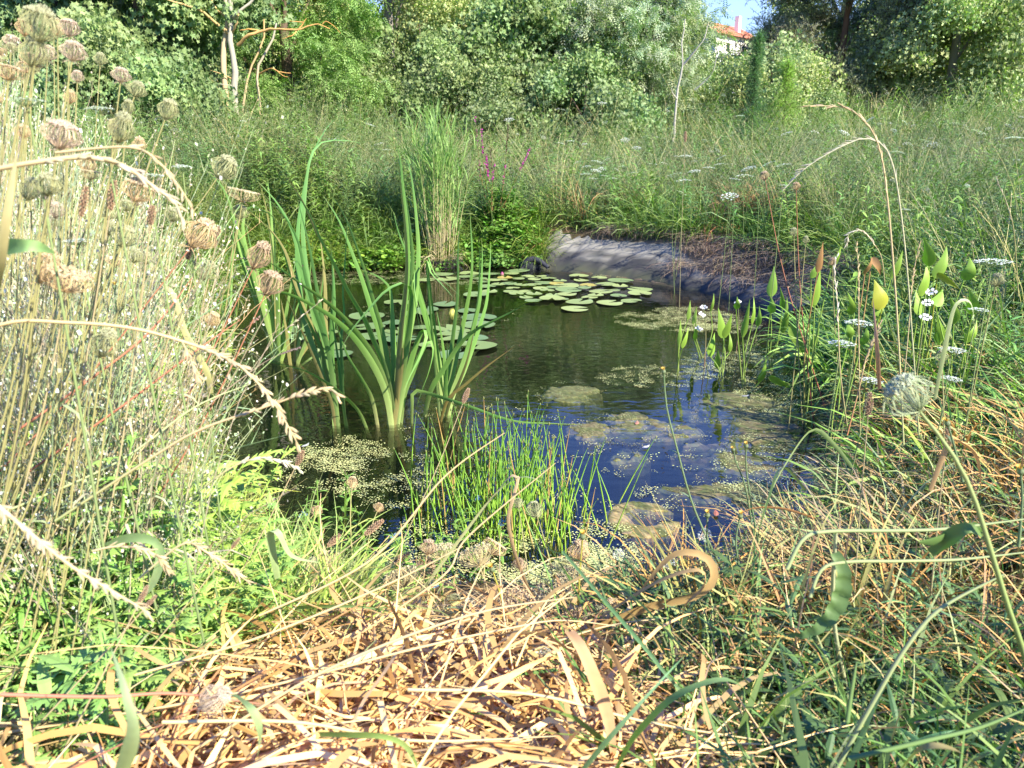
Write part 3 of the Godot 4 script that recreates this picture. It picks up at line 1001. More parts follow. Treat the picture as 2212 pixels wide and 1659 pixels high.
	limb(o, "branch", [at(597, 152, 13.0) - b, at(612, 164, 12.9) - b, at(622, 166, 12.9) - b], 0.008, 0.004, rust, rust)
	limb(o, "branch", [at(697, 52, 13.0) - b, at(705, 46, 13.0) - b, at(722, 57, 13.0) - b, at(736, 72, 13.0) - b], 0.008, 0.003, rust, rust)
	# the thin pale sapling right of centre
	q = at(1457, 250, 14.5)
	o = thing("sapling", "thin white-barked sapling leaning right with two bare boughs", "tree", Vector3(q.x, ground(q.x, q.z), q.z))
	b = o.position
	var pale := Color(0.40, 0.38, 0.32)
	limb(o, "trunk", [Vector3(0, -0.2, 0), at(1463, 205, 14.5) - b, at(1470, 170, 14.5) - b, at(1475, 132, 14.5) - b, at(1474, 90, 14.5) - b, at(1480, 40, 14.5) - b], 0.032, 0.007, pale, pale, 14, 8)
	limb(o, "bough", [at(1476, 140, 14.5) - b, at(1495, 118, 14.4) - b, at(1520, 85, 14.3) - b, at(1530, 50, 14.3) - b], 0.02, 0.006, pale, bark)
	limb(o, "bough", [at(1463, 215, 14.5) - b, at(1452, 200, 14.4) - b, at(1450, 190, 14.4) - b], 0.014, 0.006, pale, bark)
	limb(o, "bough", [at(1500, 195, 14.4) - b, at(1530, 168, 14.3) - b, at(1545, 140, 14.2) - b, at(1548, 95, 14.2) - b], 0.012, 0.004, pale, bark)
	# the small bright conifer
	for r in [[1692, 240, 13.5, 1.55, 0.5, Color(1.15, 1.2, 0.8), "young_larch_tree", "small bright yellow-green conifer standing alone in the meadow"], [1622, 260, 13.0, 2.0, 0.22, Color(0.45, 0.62, 0.66), "cypress_tree", "slim blue-green conifer left of the small bright conifer"]]:
		q = at(r[0], r[1], r[2])
		o = thing(r[6], r[7], "tree", Vector3(q.x, ground(q.x, q.z) + 0.1, q.z))
		limb(o, "trunk", [Vector3(0, -0.2, 0), Vector3(0.02, r[3] * 0.5, 0), Vector3(0, r[3], 0)], 0.025, 0.004, brown, brown)
		var xs := []
		var tints := PackedColorArray()
		for i in 420:
			var f := pow(rng.randf(), 0.75)
			var a := rnd(0, TAU)
			var rr: float = r[4] * (1.0 - f) * rnd(0.2, 1.0)
			xs.append(turned(Vector3(cos(a) * rr, f * r[3] + rr * 0.4, sin(a) * rr), rnd(0, TAU), Vector3.ONE * rnd(0.3, 0.55), 0.6))
			tints.append(tone(r[5], 0.15))
		stuff("crown", "", "", larch, leaf_mat, xs, tints, o)

func build_meadow() -> void:
	var green := Color(0.14, 0.26, 0.075)
	var tufts := [tuft(18, 0.3, 0.62, 0.0046, 0.7, 1.5, green, Color(0.20, 0.32, 0.09), 0.16, 0.35), tuft(20, 0.25, 0.55, 0.004, 0.9, 1.9, green, Color(0.27, 0.34, 0.11), 0.17, 0.35), tuft(16, 0.35, 0.7, 0.005, 0.6, 1.3, Color(0.13, 0.22, 0.07), Color(0.26, 0.33, 0.14), 0.16, 0.35)]
	var stalks := [meadow_stalks(8, 0.55, 0.95, Color(0.22, 0.28, 0.11), Color(0.40, 0.39, 0.22)), meadow_stalks(8, 0.5, 0.9, Color(0.22, 0.28, 0.12), Color(0.34, 0.36, 0.20))]
	var weeds := [weed(0.75, 26, 0.14, 0.011, Color(0.15, 0.25, 0.08)), weed(0.65, 30, 0.11, 0.009, Color(0.19, 0.29, 0.10), true), tangle(7, 0.5, 0.9, Color(0.17, 0.23, 0.09), Color(0.46, 0.48, 0.36), 14), tangle(7, 0.5, 0.85, Color(0.19, 0.24, 0.10), Color(0.30, 0.32, 0.16), 14)]
	var tm := []
	for g in tufts: tm.append(g.mesh())
	var sm := []
	for g in stalks: sm.append(g.mesh())
	var wm := []
	for g in weeds: wm.append(g.mesh())
	var xs := []
	var c := PackedColorArray()
	# behind the pond, up to the trees
	patch(xs, c, 3800, Vector2(-12, -13), Vector2(12, -8.2), 0.25, 9, 0.6, 1.15, Color(1.0, 1.05, 0.95), 0.25)
	patch(xs, c, 4600, Vector2(-20, -30), Vector2(24, -12.5), 0.2, 9, 1.1, 1.9, Color(1.2, 1.25, 0.95), 0.25)
	# the right bank and the slope beyond it
	patch(xs, c, 4600, Vector2(1.4, -9), Vector2(9, -2.6), 0.3, 9, 0.6, 1.15, Color(1.0, 1.05, 0.9), 0.25)
	# the left bank
	patch(xs, c, 4200, Vector2(-9, -9.5), Vector2(-1.3, -2.8), 0.15, 9, 0.6, 1.05, Color(1.0, 1.0, 0.8), 0.25)
	stuff("meadow_grass", "green meadow grass around and behind the pond", "grass", tm, leaf_mat, xs, c)
	xs = []
	c = PackedColorArray()
	patch(xs, c, 1500, Vector2(-12, -13), Vector2(12, -8.9), 0.7, 9, 0.8, 1.25, Color(1, 1, 1), 0.2)
	patch(xs, c, 2300, Vector2(-20, -30), Vector2(24, -12.5), 0.2, 9, 1.0, 1.5, Color(1.1, 1.12, 1.0), 0.25)
	patch(xs, c, 700, Vector2(2.2, -9), Vector2(9, -3.2), 0.7, 9, 0.7, 1.1, Color(1, 1, 1), 0.2)
	for k in 900:
		var q := Vector3(15.0 + rng.randfn() * 3.0, 0, -20.0 + rng.randfn() * 2.5)
		xs.append(turned(Vector3(q.x, ground(q.x, q.z), q.z), rnd(0, TAU), Vector3.ONE * rnd(0.8, 1.2), 0.3))
		c.append(tone(Color(2.0, 1.7, 1.5), 0.2))
	stuff("seeding_grass", "pale seeding grass stalks of the meadow", "grass", sm, dry_mat, xs, c)
	xs = []
	c = PackedColorArray()
	patch(xs, c, 2600, Vector2(-12, -14), Vector2(12, -8.9), 0.7, 9, 0.8, 1.25, Color(1, 1, 1), 0.2)
	patch(xs, c, 900, Vector2(-7, -13.5), Vector2(-0.8, -9.3), 0.9, 9, 1.1, 1.6, Color(1.1, 1.1, 1.05), 0.2)
	patch(xs, c, 500, Vector2(1.0, -13.5), Vector2(9, -10.0), 0.9, 9, 1.0, 1.4, Color(1.1, 1.15, 1.0), 0.2)
	patch(xs, c, 3000, Vector2(-20, -28), Vector2(24, -13), 0.2, 9, 1.1, 1.5, Color(1.1, 1.1, 1.05), 0.2)
	patch(xs, c, 2200, Vector2(2.4, -9), Vector2(9, -3.4), 0.8, 9, 0.7, 1.1, Color(1, 1.05, 0.95), 0.2)
	patch(xs, c, 3200, Vector2(-9, -9.5), Vector2(-1.7, -2.4), 0.3, 9, 0.75, 1.2, Color(1.05, 1.0, 0.9), 0.2)
	stuff("meadow_weeds", "tangle of thin grey-green meadow weeds with pale specks of flower", "weeds", wm, leaf_mat, xs, c)
	var leafy := [weed(0.8, 34, 0.16, 0.013, Color(0.19, 0.33, 0.09)).mesh(), weed(0.7, 34, 0.14, 0.012, Color(0.17, 0.30, 0.09), true).mesh(), weed(0.6, 30, 0.18, 0.012, Color(0.22, 0.36, 0.09)).mesh()]
	xs = []
	c = PackedColorArray()
	patch(xs, c, 1500, Vector2(-7, -12.5), Vector2(0.6, -7.8), 0.35, 3.4, 0.55, 1.15, Color(1, 1, 1), 0.25, 0.3)
	patch(xs, c, 1100, Vector2(0.6, -12.5), Vector2(7, -8.4), 0.75, 3.6, 0.5, 1.05, Color(0.95, 1, 1), 0.25, 0.3)
	patch(xs, c, 1100, Vector2(1.6, -8.5), Vector2(7, -2.6), 0.4, 4.0, 0.5, 1.0, Color(1.05, 1.05, 0.95), 0.25, 0.3)
	patch(xs, c, 800, Vector2(-12, -20), Vector2(14, -12.5), 0.4, 9.0, 0.9, 1.5, Color(0.95, 1, 1), 0.25, 0.3)
	stuff("leafy_weeds", "leafy green weeds crowding the banks and the meadow's edge", "weeds", leafy, leaf_mat, xs, c)
	# white flower heads of wild carrot over the meadow: [x, y, distance, width in pixels]
	var heads := []
	for k in 3:
		heads.append(umbel(1.0, Color(0.16, 0.22, 0.08), 22, 8).mesh())
	var spots := [[1290, 362, 8.9], [1312, 358, 8.8], [1268, 372, 8.7], [1330, 378, 8.9], [1305, 392, 8.6], [1280, 398, 8.8], [1345, 372, 9.0], [1322, 398, 8.7], [1300, 376, 9.0], [1265, 388, 8.9], [1285, 381, 8.6], [1247, 362, 9.2], [1368, 385, 9.0], [1410, 366, 9.3],
		[1210, 320, 10.5], [1232, 315, 10.6], [1262, 322, 10.4], [1195, 345, 9.8], [1350, 312, 10.8], [1375, 330, 10.3], [1395, 305, 11], [1440, 318, 10.6], [1480, 350, 8.6], [1520, 355, 8.4], [1555, 368, 8.0], [1530, 376, 7.8], [1500, 384, 7.6], [1460, 392, 7.4], [1475, 405, 7.2], [1585, 402, 7.0], [1605, 395, 7.0], [1560, 352, 8.6], [1618, 378, 7.4], [1660, 368, 7.6], [1690, 372, 7.2], [1470, 432, 6.8], [1575, 440, 6.2], [1640, 430, 6.0],
		[1150, 212, 13], [1180, 232, 12.4], [1300, 232, 12.5], [1215, 246, 12], [1340, 250, 12], [1255, 262, 11.6], [1100, 268, 11.4], [835, 335, 9.6], [820, 322, 9.8], [800, 280, 11], [770, 258, 11.8], [830, 185, 13], [880, 190, 13], [925, 300, 10], [720, 312, 9.8], [742, 290, 10.6], [1820, 300, 8.0], [1880, 270, 8.8], [1760, 320, 7.8], [1935, 345, 6.6], [1700, 300, 9], [1990, 318, 7.6], [2060, 280, 8.6], [2110, 300, 7.6]]
	var i := 0
	for s in spots:
		var p := at(s[0], s[1], s[2])
		var y0 := ground(p.x, p.z)
		if p.y - y0 < 0.2:
			p.y = y0 + 0.35
		var o := thing("wild_carrot", "small flat white flower head on a thin stem in the far meadow", "wild carrot", Vector3(p.x + rnd(-0.05, 0.05), y0 - 0.05, p.z), "white wild carrot flowers over the meadow")
		var g := Geo.new()
		g.tube(smooth([Vector3.ZERO, (p - o.position) * 0.5 + Vector3(rnd(-0.04, 0.04), 0, 0), p - o.position], 6), PackedFloat32Array([0.003, 0.003, 0.003, 0.0025, 0.0025, 0.002, 0.002]), 3, PackedColorArray([Color(0.14, 0.19, 0.07), Color(0.16, 0.22, 0.08)]))
		part("stem", g.mesh(), leaf_mat, o)
		var w := rnd(0.045, 0.08)
		p.y += 0.06
		part("flower_head", heads[i % 3], leaf_mat, o, turned(p - o.position - Vector3(0, w * 0.4, 0), rnd(0, TAU), Vector3(w, w, w), 0.6))
		i += 1
	# the many flower heads and seed heads nobody would count
	xs = []
	c = PackedColorArray()
	for k in 2600:
		var z := -5.0 - 17.0 * pow(rng.randf(), 0.8)
		var x := rnd(-0.75, 0.78) * -z
		if from_shore(x, z) < 1.2: continue
		xs.append(turned(Vector3(x, ground(x, z) + rnd(0.5, 0.95) * (1.0 if z > -12.0 else 1.25), z), rnd(0, TAU), Vector3(1, rnd(0.7, 2.0), 1) * rnd(0.02, 0.05), 0.7))
		c.append(tone(Color(1, 1, 1) if rng.randf() < 0.5 else Color(0.55, 0.6, 0.4), 0.2))
	stuff("meadow_flowers", "countless small pale flower heads across the far meadow", "flowers", [umbel(1.0, Color(0.16, 0.22, 0.08), 14, 6).mesh()], leaf_mat, xs, c, null, "flower_head")
	# purple loosestrife beside the reeds
	var lb := at(1062, 520, 8.75)
	var lo := thing("purple_loosestrife", "bushy loosestrife with upright magenta flower spikes beside the reeds", "loosestrife", Vector3(lb.x, ground(lb.x, lb.z), lb.z))
	for s in [[1040, 275, 1.0], [1050, 330, 0.8], [1048, 352, 0.6], [1146, 318, 0.9], [1092, 355, 0.5], [1068, 352, 0.45], [1036, 345, 0.4], [1098, 268, -1.0], [1026, 250, 0.4], [1060, 318, -0.6]]:
		var tip := at(s[0], s[1], 8.75 + rnd(-0.2, 0.2)) - lo.position
		var g := Geo.new()
		var p := smooth([Vector3(rnd(-0.12, 0.12), -0.05, rnd(-0.1, 0.1)), tip * 0.5 + Vector3(rnd(-0.05, 0.05), 0, 0), tip], 16)
		g.tube(p, taper(17, 0.005, 0.004, 0.0015, 0.4), 4, PackedColorArray([Color(0.40, 0.17, 0.08), Color(0.15, 0.17, 0.06)]))
		for k in 46:
			var f := rnd(0.5, 11.9)
			var q := p[int(f)]
			var a := rnd(0, TAU)
			var lp := sag(q, Vector3(cos(a), rnd(0.3, 1.0), sin(a)), rnd(0.06, 0.12), 0.7, 3)
			g.ribbon(lp, PackedFloat32Array([0.003, 0.009, 0.006, 0.0005]), Vector3(-sin(a), 0, cos(a)), PackedColorArray([Color(0.15, 0.24, 0.06), Color(0.20, 0.27, 0.07)]))
		part("stalk", g.mesh(), leaf_mat, lo)
		var fg := Geo.new()
		var n := int(80 * absf(s[2]))
		for k in n:
			var f := rnd(12.5, 15.9)
			var q := p[int(f)].lerp(p[int(f) + 1], f - int(f))
			var u := Vector3(rnd(-1, 1), rnd(-0.5, 1), rnd(-1, 1)).normalized() * 0.014
			var w := u.cross(Vector3(rnd(-1, 1), rnd(-1, 1), rnd(-1, 1)).normalized()) * 0.7
			fg.quad(q, q + u * 0.6 + w, q + u * 1.3, q + u * 0.6 - w, tone(Color(0.50, 0.03, 0.36) if s[2] > 0 else Color(0.13, 0.09, 0.06), 0.25))
		part("flower_spike", fg.mesh(), leaf_mat, lo)

func build_banks() -> void:
	# the black pond liner folded over the far right bank
	var g := Geo.new()
	var foot := [Vector2(0.14, -8.42), Vector2(0.45, -8.12), Vector2(0.85, -7.84), Vector2(1.17, -7.61), Vector2(1.5, -7.28), Vector2(1.75, -6.98), Vector2(1.95, -6.5), Vector2(2.08, -6.05), Vector2(2.07, -5.5)]
	var fp := []
	for f in foot: fp.append(Vector3(f.x, 0, f.y))
	var line := smooth(fp, 70)
	var rows := 16
	for i in 71:
		var t := (line[mini(i + 1, 70)] - line[maxi(i - 1, 0)]).normalized()
		var out := Vector3(-t.z, 0, t.x)
		if out.z > 0 and out.x < 0: out = -out
		if (line[i] + out * 0.3 - Vector3(0, 0, -5)).length() < (line[i] - Vector3(0, 0, -5)).length(): out = -out
		var low := smoothstep(27, 40, i)
		var reach := 0.78 - 0.40 * low + fine.get_noise_1d(i * 0.3) * 0.14
		for j in rows + 1:
			var f := float(j) / rows
			var q := line[i] + out * (f * reach - 0.16)
			q.y = lerpf(-0.16, lerpf(0.29, 0.15, low), 1.0 - pow(1.0 - f, 1.9)) + 0.012 * fine.get_noise_2d(i * 1.1, j * 0.25) + 0.012 * absf(fine.get_noise_2d(i * 0.5 + j * 0.3, 7.0)) + 0.02 * fine.get_noise_2d(i * 0.22 + j * 0.12, j * 0.3)
			q.y = maxf(q.y, ground(q.x, q.z) + 0.025) if f > 0.3 and f < 0.9 else q.y
			q += out * 0.03 * fine.get_noise_2d(i * 0.45 + 50, j * 0.2)
			g.v.append(q)
			var dust := smoothstep(0.35, 0.75, f + 0.35 * fine.get_noise_2d(i * 0.2, j * 0.5)) * (1.0 - 0.5 * smoothstep(28, 45, i))
			var stain := smoothstep(0.14, 0.2, f) * smoothstep(0.36, 0.24, f) * (0.5 + 0.5 * fine.get_noise_2d(i * 1.3, 3.0))
			g.c.append(Color(0.048, 0.048, 0.046).lerp(Color(0.27, 0.255, 0.21), dust * 0.85 + 0.05 * rng.randf()).lerp(Color(0.10, 0.105, 0.05), stain * 0.8))
	for i in 70:
		for j in rows:
			var a := i * (rows + 1) + j
			g.ix.append(a); g.ix.append(a + 1); g.ix.append(a + rows + 2)
			g.ix.append(a); g.ix.append(a + rows + 2); g.ix.append(a + rows + 1)
	var lm := surface(0.85, Color.BLACK, 0.22)
	var liner := thing("pond_liner", "crumpled black rubber liner over the far right bank, dusty on top", "pond liner")
	part("sheet", g.mesh(true), lm, liner)
	g = Geo.new()
	g.blob(Vector3(0.2, 0.02, -8.26), Vector3(0.13, 0.085, 0.09), 14, 8, Color(0.03, 0.032, 0.038))
	g.tube(smooth([Vector3(0.1, -0.02, -8.2), Vector3(0.16, 0.09, -8.22), Vector3(0.28, 0.1, -8.2), Vector3(0.4, 0.03, -8.1)], 8), taper(9, 0.02, 0.035, 0.02), 7, PackedColorArray([Color(0.04, 0.042, 0.05), Color(0.05, 0.052, 0.06)]))
	part("fold", g.mesh(true), lm, liner)
	# dry grass clinging to the liner and the trodden bank
	var dry := [straw(30, Color(0.26, 0.19, 0.13), Color(0.42, 0.33, 0.22), 0.0022).mesh(), straw(30, Color(0.24, 0.17, 0.11), Color(0.36, 0.28, 0.2), 0.0022).mesh()]
	var xs := []
	var c := PackedColorArray()
	for k in 520:
		var f := rnd(18, 70)
		var q := line[int(f)]
		var d := rnd(0.14, 1.0)
		var dirq := Vector3(q.x, 0, q.z + 5.0).normalized()
		q += dirq * d
		if f < 34 and d < 0.55: continue
		xs.append(turned(Vector3(q.x, maxf(ground(q.x, q.z), 0.42 * minf(1.0, d / 0.6)) + 0.01, q.z), rnd(0, TAU), Vector3(1, 0.55, 1) * rnd(0.5, 1.0), 0.3))
		c.append(tone(Color(1, 1, 1), 0.2))
	for k in 170:
		var q := Vector3(rnd(-0.1, 2.4), 0, rnd(-9.3, -7.6))
		if from_shore(q.x, q.z) > 0.65:
			xs.append(turned(Vector3(q.x, ground(q.x, q.z) + 0.01, q.z), rnd(0, TAU), Vector3(1, 0.6, 1) * rnd(0.6, 1.1), 0.3))
			c.append(tone(Color(1, 0.95, 0.9), 0.2))
	stuff("dead_grass", "grey-brown dead grass over the liner bank", "dead grass", dry, dry_mat, xs, c)
	# grasses and cover hanging over the far banks
	var lush := [tuft(34, 0.22, 0.5, 0.003, 0.8, 1.6, Color(0.14, 0.24, 0.045), Color(0.24, 0.34, 0.07), 0.1).mesh(), tuft(34, 0.2, 0.42, 0.0028, 1.0, 2.0, Color(0.13, 0.22, 0.04), Color(0.22, 0.31, 0.07), 0.1).mesh()]
	xs = []
	c = PackedColorArray()
	patch(xs, c, 3400, Vector2(-4.0, -9.8), Vector2(0.4, -5.0), 0.0, 0.9, 0.6, 1.05, Color(1, 1, 0.9), 0.25)
	patch(xs, c, 900, Vector2(-3.2, -5.6), Vector2(-1.0, -2.2), 0.0, 0.6, 0.5, 0.9, Color(1.0, 1.0, 0.85), 0.25)
	patch(xs, c, 1500, Vector2(1.2, -9.6), Vector2(4.4, -3.0), 0.55, 1.7, 0.7, 1.15, Color(0.95, 1.0, 0.8), 0.25)
	stuff("bank_grass", "lush green grass hanging over the far and left banks", "grass", lush, leaf_mat, xs, c)
	var rust := [straw(26, Color(0.30, 0.14, 0.05), Color(0.46, 0.27, 0.12), 0.003).mesh(), tuft(20, 0.3, 0.6, 0.0028, 0.5, 1.3, Color(0.30, 0.16, 0.06), Color(0.48, 0.33, 0.17), 0.08).mesh()]
	xs = []
	c = PackedColorArray()
	for s in [[1590, 470, 8.3, 0.22], [1640, 490, 8.0, 0.22], [1300, 470, 9.5, 0.25], [1380, 480, 9.2, 0.2], [1615, 530, 7.8, 0.2], [1270, 440, 9.2, 0.3]]:
		for k in 26:
			var q := at(s[0], s[1], s[2])
			q += Vector3(rng.randfn() * s[3], 0, rng.randfn() * s[3])
			xs.append(turned(Vector3(q.x, ground(q.x, q.z) + rnd(0, 0.2), q.z), rnd(0, TAU), Vector3.ONE * rnd(0.7, 1.15), 0.25))
			c.append(tone(Color(1, 1, 1), 0.2))
	stuff("rusty_grass", "rust-brown dead grass standing on the right bank", "dead grass", rust, dry_mat, xs, c)
	var low := [cover(60, 0.16, 0.017, Color(0.10, 0.22, 0.04)).mesh(), cover(50, 0.16, 0.02, Color(0.13, 0.25, 0.05)).mesh()]
	xs = []
	c = PackedColorArray()
	patch(xs, c, 1500, Vector2(-3.6, -9.4), Vector2(0.25, -5.6), -0.12, 0.4, 0.6, 1.1, Color(1.2, 1.15, 1), 0.3, 0.5, 0.1)
	for k in 170:
		var q := at(1090 + rng.randfn() * 30, 530, rnd(8.45, 9.1))
		xs.append(turned(Vector3(q.x, ground(q.x, q.z) + 0.3 * pow(rng.randf(), 1.6) * exp(-pow((q.x + 0.05) / 0.25, 2.0)), q.z), rnd(0, TAU), Vector3.ONE * rnd(0.6, 1.2), 0.6))
		c.append(tone(Color(1.25, 1.2, 0.9), 0.3))
	stuff("ground_cover_leaves", "low round-leaved creeping plants at the far water edge", "ground cover", low, leaf_mat, xs, c)

func build_pond_plants() -> void:
	# ------------------------------------------------ cattails
	var low := Color(0.50, 0.56, 0.22)
	var mid := Color(0.20, 0.38, 0.085)
	var tip := Color(0.14, 0.32, 0.09)
	var b := on(850, 914)
	var o := thing("cattail", "large central cattail clump with a broad leaf folded over to the left", "cattail", b)
	leaf_parts(o, [
		[0.017, 0.35, 545, 548, 600, 578, 652, 615, 712, 658, 762, 708, 803, 765, 828, 820, 840, 872],
		[0.016, 0.5, 465, 640, 515, 626, 560, 625, 615, 633, 660, 652, 712, 682, 765, 730, 812, 800, 838, 870],
		[0.015, 0.1, 598, 354, 652, 432, 682, 500, 713, 555, 748, 623, 783, 683, 805, 735, 828, 790, 845, 865],
		[0.015, -0.1, 714, 416, 748, 474, 777, 553, 793, 603, 810, 665, 825, 715, 838, 790, 848, 870],
		[0.016, 0.0, 777, 582, 810, 594, 835, 612, 845, 640, 849, 728, 851, 820],
		[0.015, 0.15, 834, 283, 852, 302, 864, 340, 870, 400, 878, 480, 881, 560, 877, 630, 868, 703, 861, 780, 856, 860],
		[0.015, -0.15, 868, 330, 883, 353, 894, 420, 901, 490, 904, 545, 900, 615, 893, 670, 880, 740, 870, 803, 860, 870],
		[0.016, 0.3, 738, 753, 760, 713, 793, 673, 828, 633, 855, 616, 876, 612, 888, 632, 886, 690, 874, 778, 860, 860],
		[0.014, 0.25, 872, 845, 888, 808, 908, 768, 921, 728, 914, 712, 898, 748, 884, 795, 868, 855],
		[0.012, -0.1, 862, 728, 863, 780, 858, 850], [0.012, 0.1, 871, 735, 869, 790, 860, 855], [0.013, 0.0, 842, 690, 848, 770, 852, 850],
		[0.005, 0.1, 914, 712, 905, 670, 896, 632, 890, 610]], b, lush_mat, low, mid, tip, 7)
	b = on(958, 896)
	o = thing("cattail", "right-hand cattail clump with a yellow dying stalk and a bent leaf", "cattail", b)
	leaf_parts(o, [
		[0.014, 0.0, 850, 460, 862, 505, 880, 553, 896, 608, 911, 660, 928, 715, 945, 770, 953, 828],
		[0.013, -0.1, 993, 478, 989, 553, 989, 603, 987, 653, 978, 728, 967, 810, 961, 870],
		[0.012, 0.1, 1015, 455, 1020, 553, 1017, 610, 1009, 660, 993, 735, 977, 810, 964, 870],
		[0.012, 0.2, 1040, 515, 1042, 553, 1038, 640, 1028, 690, 1015, 740, 995, 803, 974, 860],
		[0.011, 0.0, 943, 670, 953, 723, 960, 778, 963, 838], [0.011, 0.1, 966, 735, 966, 790, 963, 850],
		[0.008, 0.2, 995, 640, 975, 622, 956, 605, 938, 592, 925, 582], [0.010, -0.1, 1000, 770, 985, 820, 968, 870],
		[0.009, 0.2, 1027, 700, 1010, 775, 990, 830, 970, 872]], b, lush_mat, low, mid, tip, 4)
	var yellow := Color(0.42, 0.38, 0.05)
	var pts := [b + Vector3(-0.03, -0.1, 0.05), at(965, 868, 3.3), at(1003, 833, 3.25), at(1050, 793, 3.2), at(1112, 748, 3.15)]
	long_leaf(o, "yellow_leaf", pts, 0.008, PackedColorArray([yellow, yellow, Color(0.3, 0.34, 0.06), Color(0.12, 0.06, 0.02)]), lush_mat, 18, 0.3)
	b = on(912, 892)
	pts = [b + Vector3(0, -0.08, 0), at(930, 845, 3.35), at(958, 798, 3.3), at(990, 748, 3.25), at(1020, 718, 3.2), at(1053, 700, 3.15), at(1106, 673, 3.1), at(1137, 656, 3.05)]
	o = thing("cattail_leaf", "lone slanting cattail leaf between the two main clumps, leaning right", "cattail", b)
	long_leaf(o, "blade", pts, 0.012, PackedColorArray([low, mid, mid, tip]), lush_mat)
	b = on(888, 912)
	o = thing("bent_reed", "snapped green stalk bent over and lying along the water", "cattail", b)
	long_leaf(o, "blade", [b + Vector3(0, -0.06, 0), at(890, 870, 3.3), at(894, 845, 3.3), at(928, 851, 3.27), at(1003, 875, 3.15), at(1106, 909, 3.1), at(1190, 915, 3.12), at(1275, 918, 3.12)], 0.009, PackedColorArray([Color(0.3, 0.36, 0.12), mid, tip, Color(0.25, 0.33, 0.1)]), lush_mat, 30, 0.3)
	b = on(728, 918)
	o = thing("cattail", "left cattail clump of two shoots with crossing dark leaves", "cattail", b)
	leaf_parts(o, [
		[0.014, 0.1, 555, 390, 600, 440, 632, 500, 650, 580, 670, 648, 690, 703, 708, 765, 718, 840],
		[0.014, -0.5, 722, 258, 700, 285, 672, 340, 655, 420, 645, 480, 642, 560, 655, 680, 690, 790, 716, 870],
		[0.013, -0.4, 780, 309, 745, 303, 705, 304, 682, 318, 668, 350, 658, 430, 655, 520, 672, 650, 700, 790, 718, 870],
		[0.014, 0.0, 690, 500, 698, 565, 703, 628, 703, 703, 708, 778, 720, 860],
		[0.013, 0.05, 640, 420, 665, 520, 680, 600, 696, 690, 712, 780, 722, 860],
		[0.010, 0.1, 608, 620, 640, 690, 672, 760, 700, 830, 718, 880]], b, lush_mat, Color(0.32, 0.42, 0.14), Color(0.15, 0.32, 0.085), tip, 6)
	var b2 := b + Vector3(0.04, 0, 0.0)
	leaf_parts(o, [
		[0.013, 0.0, 750, 460, 746, 553, 740, 628, 743, 678, 736, 730, 738, 790, 741, 870],
		[0.011, 0.2, 712, 650, 722, 720, 733, 800, 740, 870]], b2, lush_mat, Color(0.36, 0.44, 0.14), Color(0.11, 0.29, 0.09), tip)
	b = on(818, 918)
	o = thing("cattail_leaf", "single leaf with a yellow foot arching left behind the central clump", "cattail", b)
	long_leaf(o, "blade", [b + Vector3(0, -0.06, 0), at(805, 868, 3.3), at(783, 823, 3.25), at(753, 773, 3.2), at(738, 735, 3.2), at(722, 688, 3.2)], 0.011, PackedColorArray([Color(0.5, 0.45, 0.2), mid, tip]), lush_mat)
	b = on(798, 922)
	o = thing("cattail_leaf", "low arching leaf reaching far left over the water", "cattail", b)
	long_leaf(o, "blade", [b + Vector3(0, -0.06, 0), at(775, 890, 3.25), at(735, 850, 3.15), at(705, 827, 3.1), at(660, 802, 3.0), at(605, 787, 2.95), at(540, 774, 2.9)], 0.011, PackedColorArray([Color(0.3, 0.38, 0.12), mid, Color(0.16, 0.32, 0.12), tip]), lush_mat)
	b = on(600, 779)
	o = thing("cattail", "pale green cattail clump at the back left, fanning from the water", "cattail", b)
	leaf_parts(o, [
		[0.016, 0.2, 428, 354, 476, 398, 498, 444, 508, 484, 532, 540, 550, 600, 575, 690, 592, 765],
		[0.013, 0.1, 456, 396, 482, 430, 500, 470, 530, 560, 560, 650, 588, 750],
		[0.014, 0.1, 620, 511, 604, 486, 582, 462, 555, 450, 534, 448, 525, 500, 545, 590, 575, 690, 594, 760],
		[0.014, -0.1, 578, 384, 586, 464, 588, 524, 592, 650, 597, 765],
		[0.013, 0.0, 560, 396, 575, 450, 588, 540, 596, 650, 600, 765], [0.013, 0.1, 530, 480, 548, 560, 572, 650, 594, 765],
		[0.013, -0.1, 642, 545, 628, 620, 614, 700, 606, 770], [0.012, 0.0, 655, 590, 640, 640, 622, 710, 608, 770], [0.012, 0.0, 600, 560, 602, 650, 602, 770],
		[0.012, 0.1, 465, 585, 500, 566, 535, 560, 556, 600, 580, 690, 596, 765]], b, lush_mat, Color(0.46, 0.55, 0.17), Color(0.27, 0.44, 0.11), tip, 9)
	b = on(635, 782)
	o = thing("cattail", "sparse pale shoots just right of the back-left clump", "cattail", b)
	leaf_parts(o, [[0.012, 0.0, 676, 520, 668, 600, 655, 690, 640, 770], [0.011, 0.1, 700, 560, 690, 640, 668, 710, 645, 775], [0.011, 0.0, 632, 590, 636, 680, 636, 770], [0.010, 0.0, 720, 640, 700, 690, 670, 740, 645, 778]], b, lush_mat, Color(0.42, 0.50, 0.16), Color(0.24, 0.40, 0.10), tip, 4)
	b = on(488, 763)
	o = thing("cattail", "narrow pale cattail clump farthest left beside the bank", "cattail", b)
	leaf_parts(o, [[0.012, 0.1, 470, 560, 478, 640, 486, 750], [0.012, 0.0, 498, 600, 494, 680, 490, 750], [0.011, 0.0, 476, 640, 483, 700, 487, 755], [0.012, -0.1, 505, 480, 502, 560, 497, 650, 491, 750], [0.011, 0.0, 520, 620, 508, 690, 492, 755]], b, lush_mat, Color(0.42, 0.50, 0.16), Color(0.24, 0.40, 0.10), tip, 5)

	# ------------------------------------------------ the reeds in their basket
	b = on(952, 575)
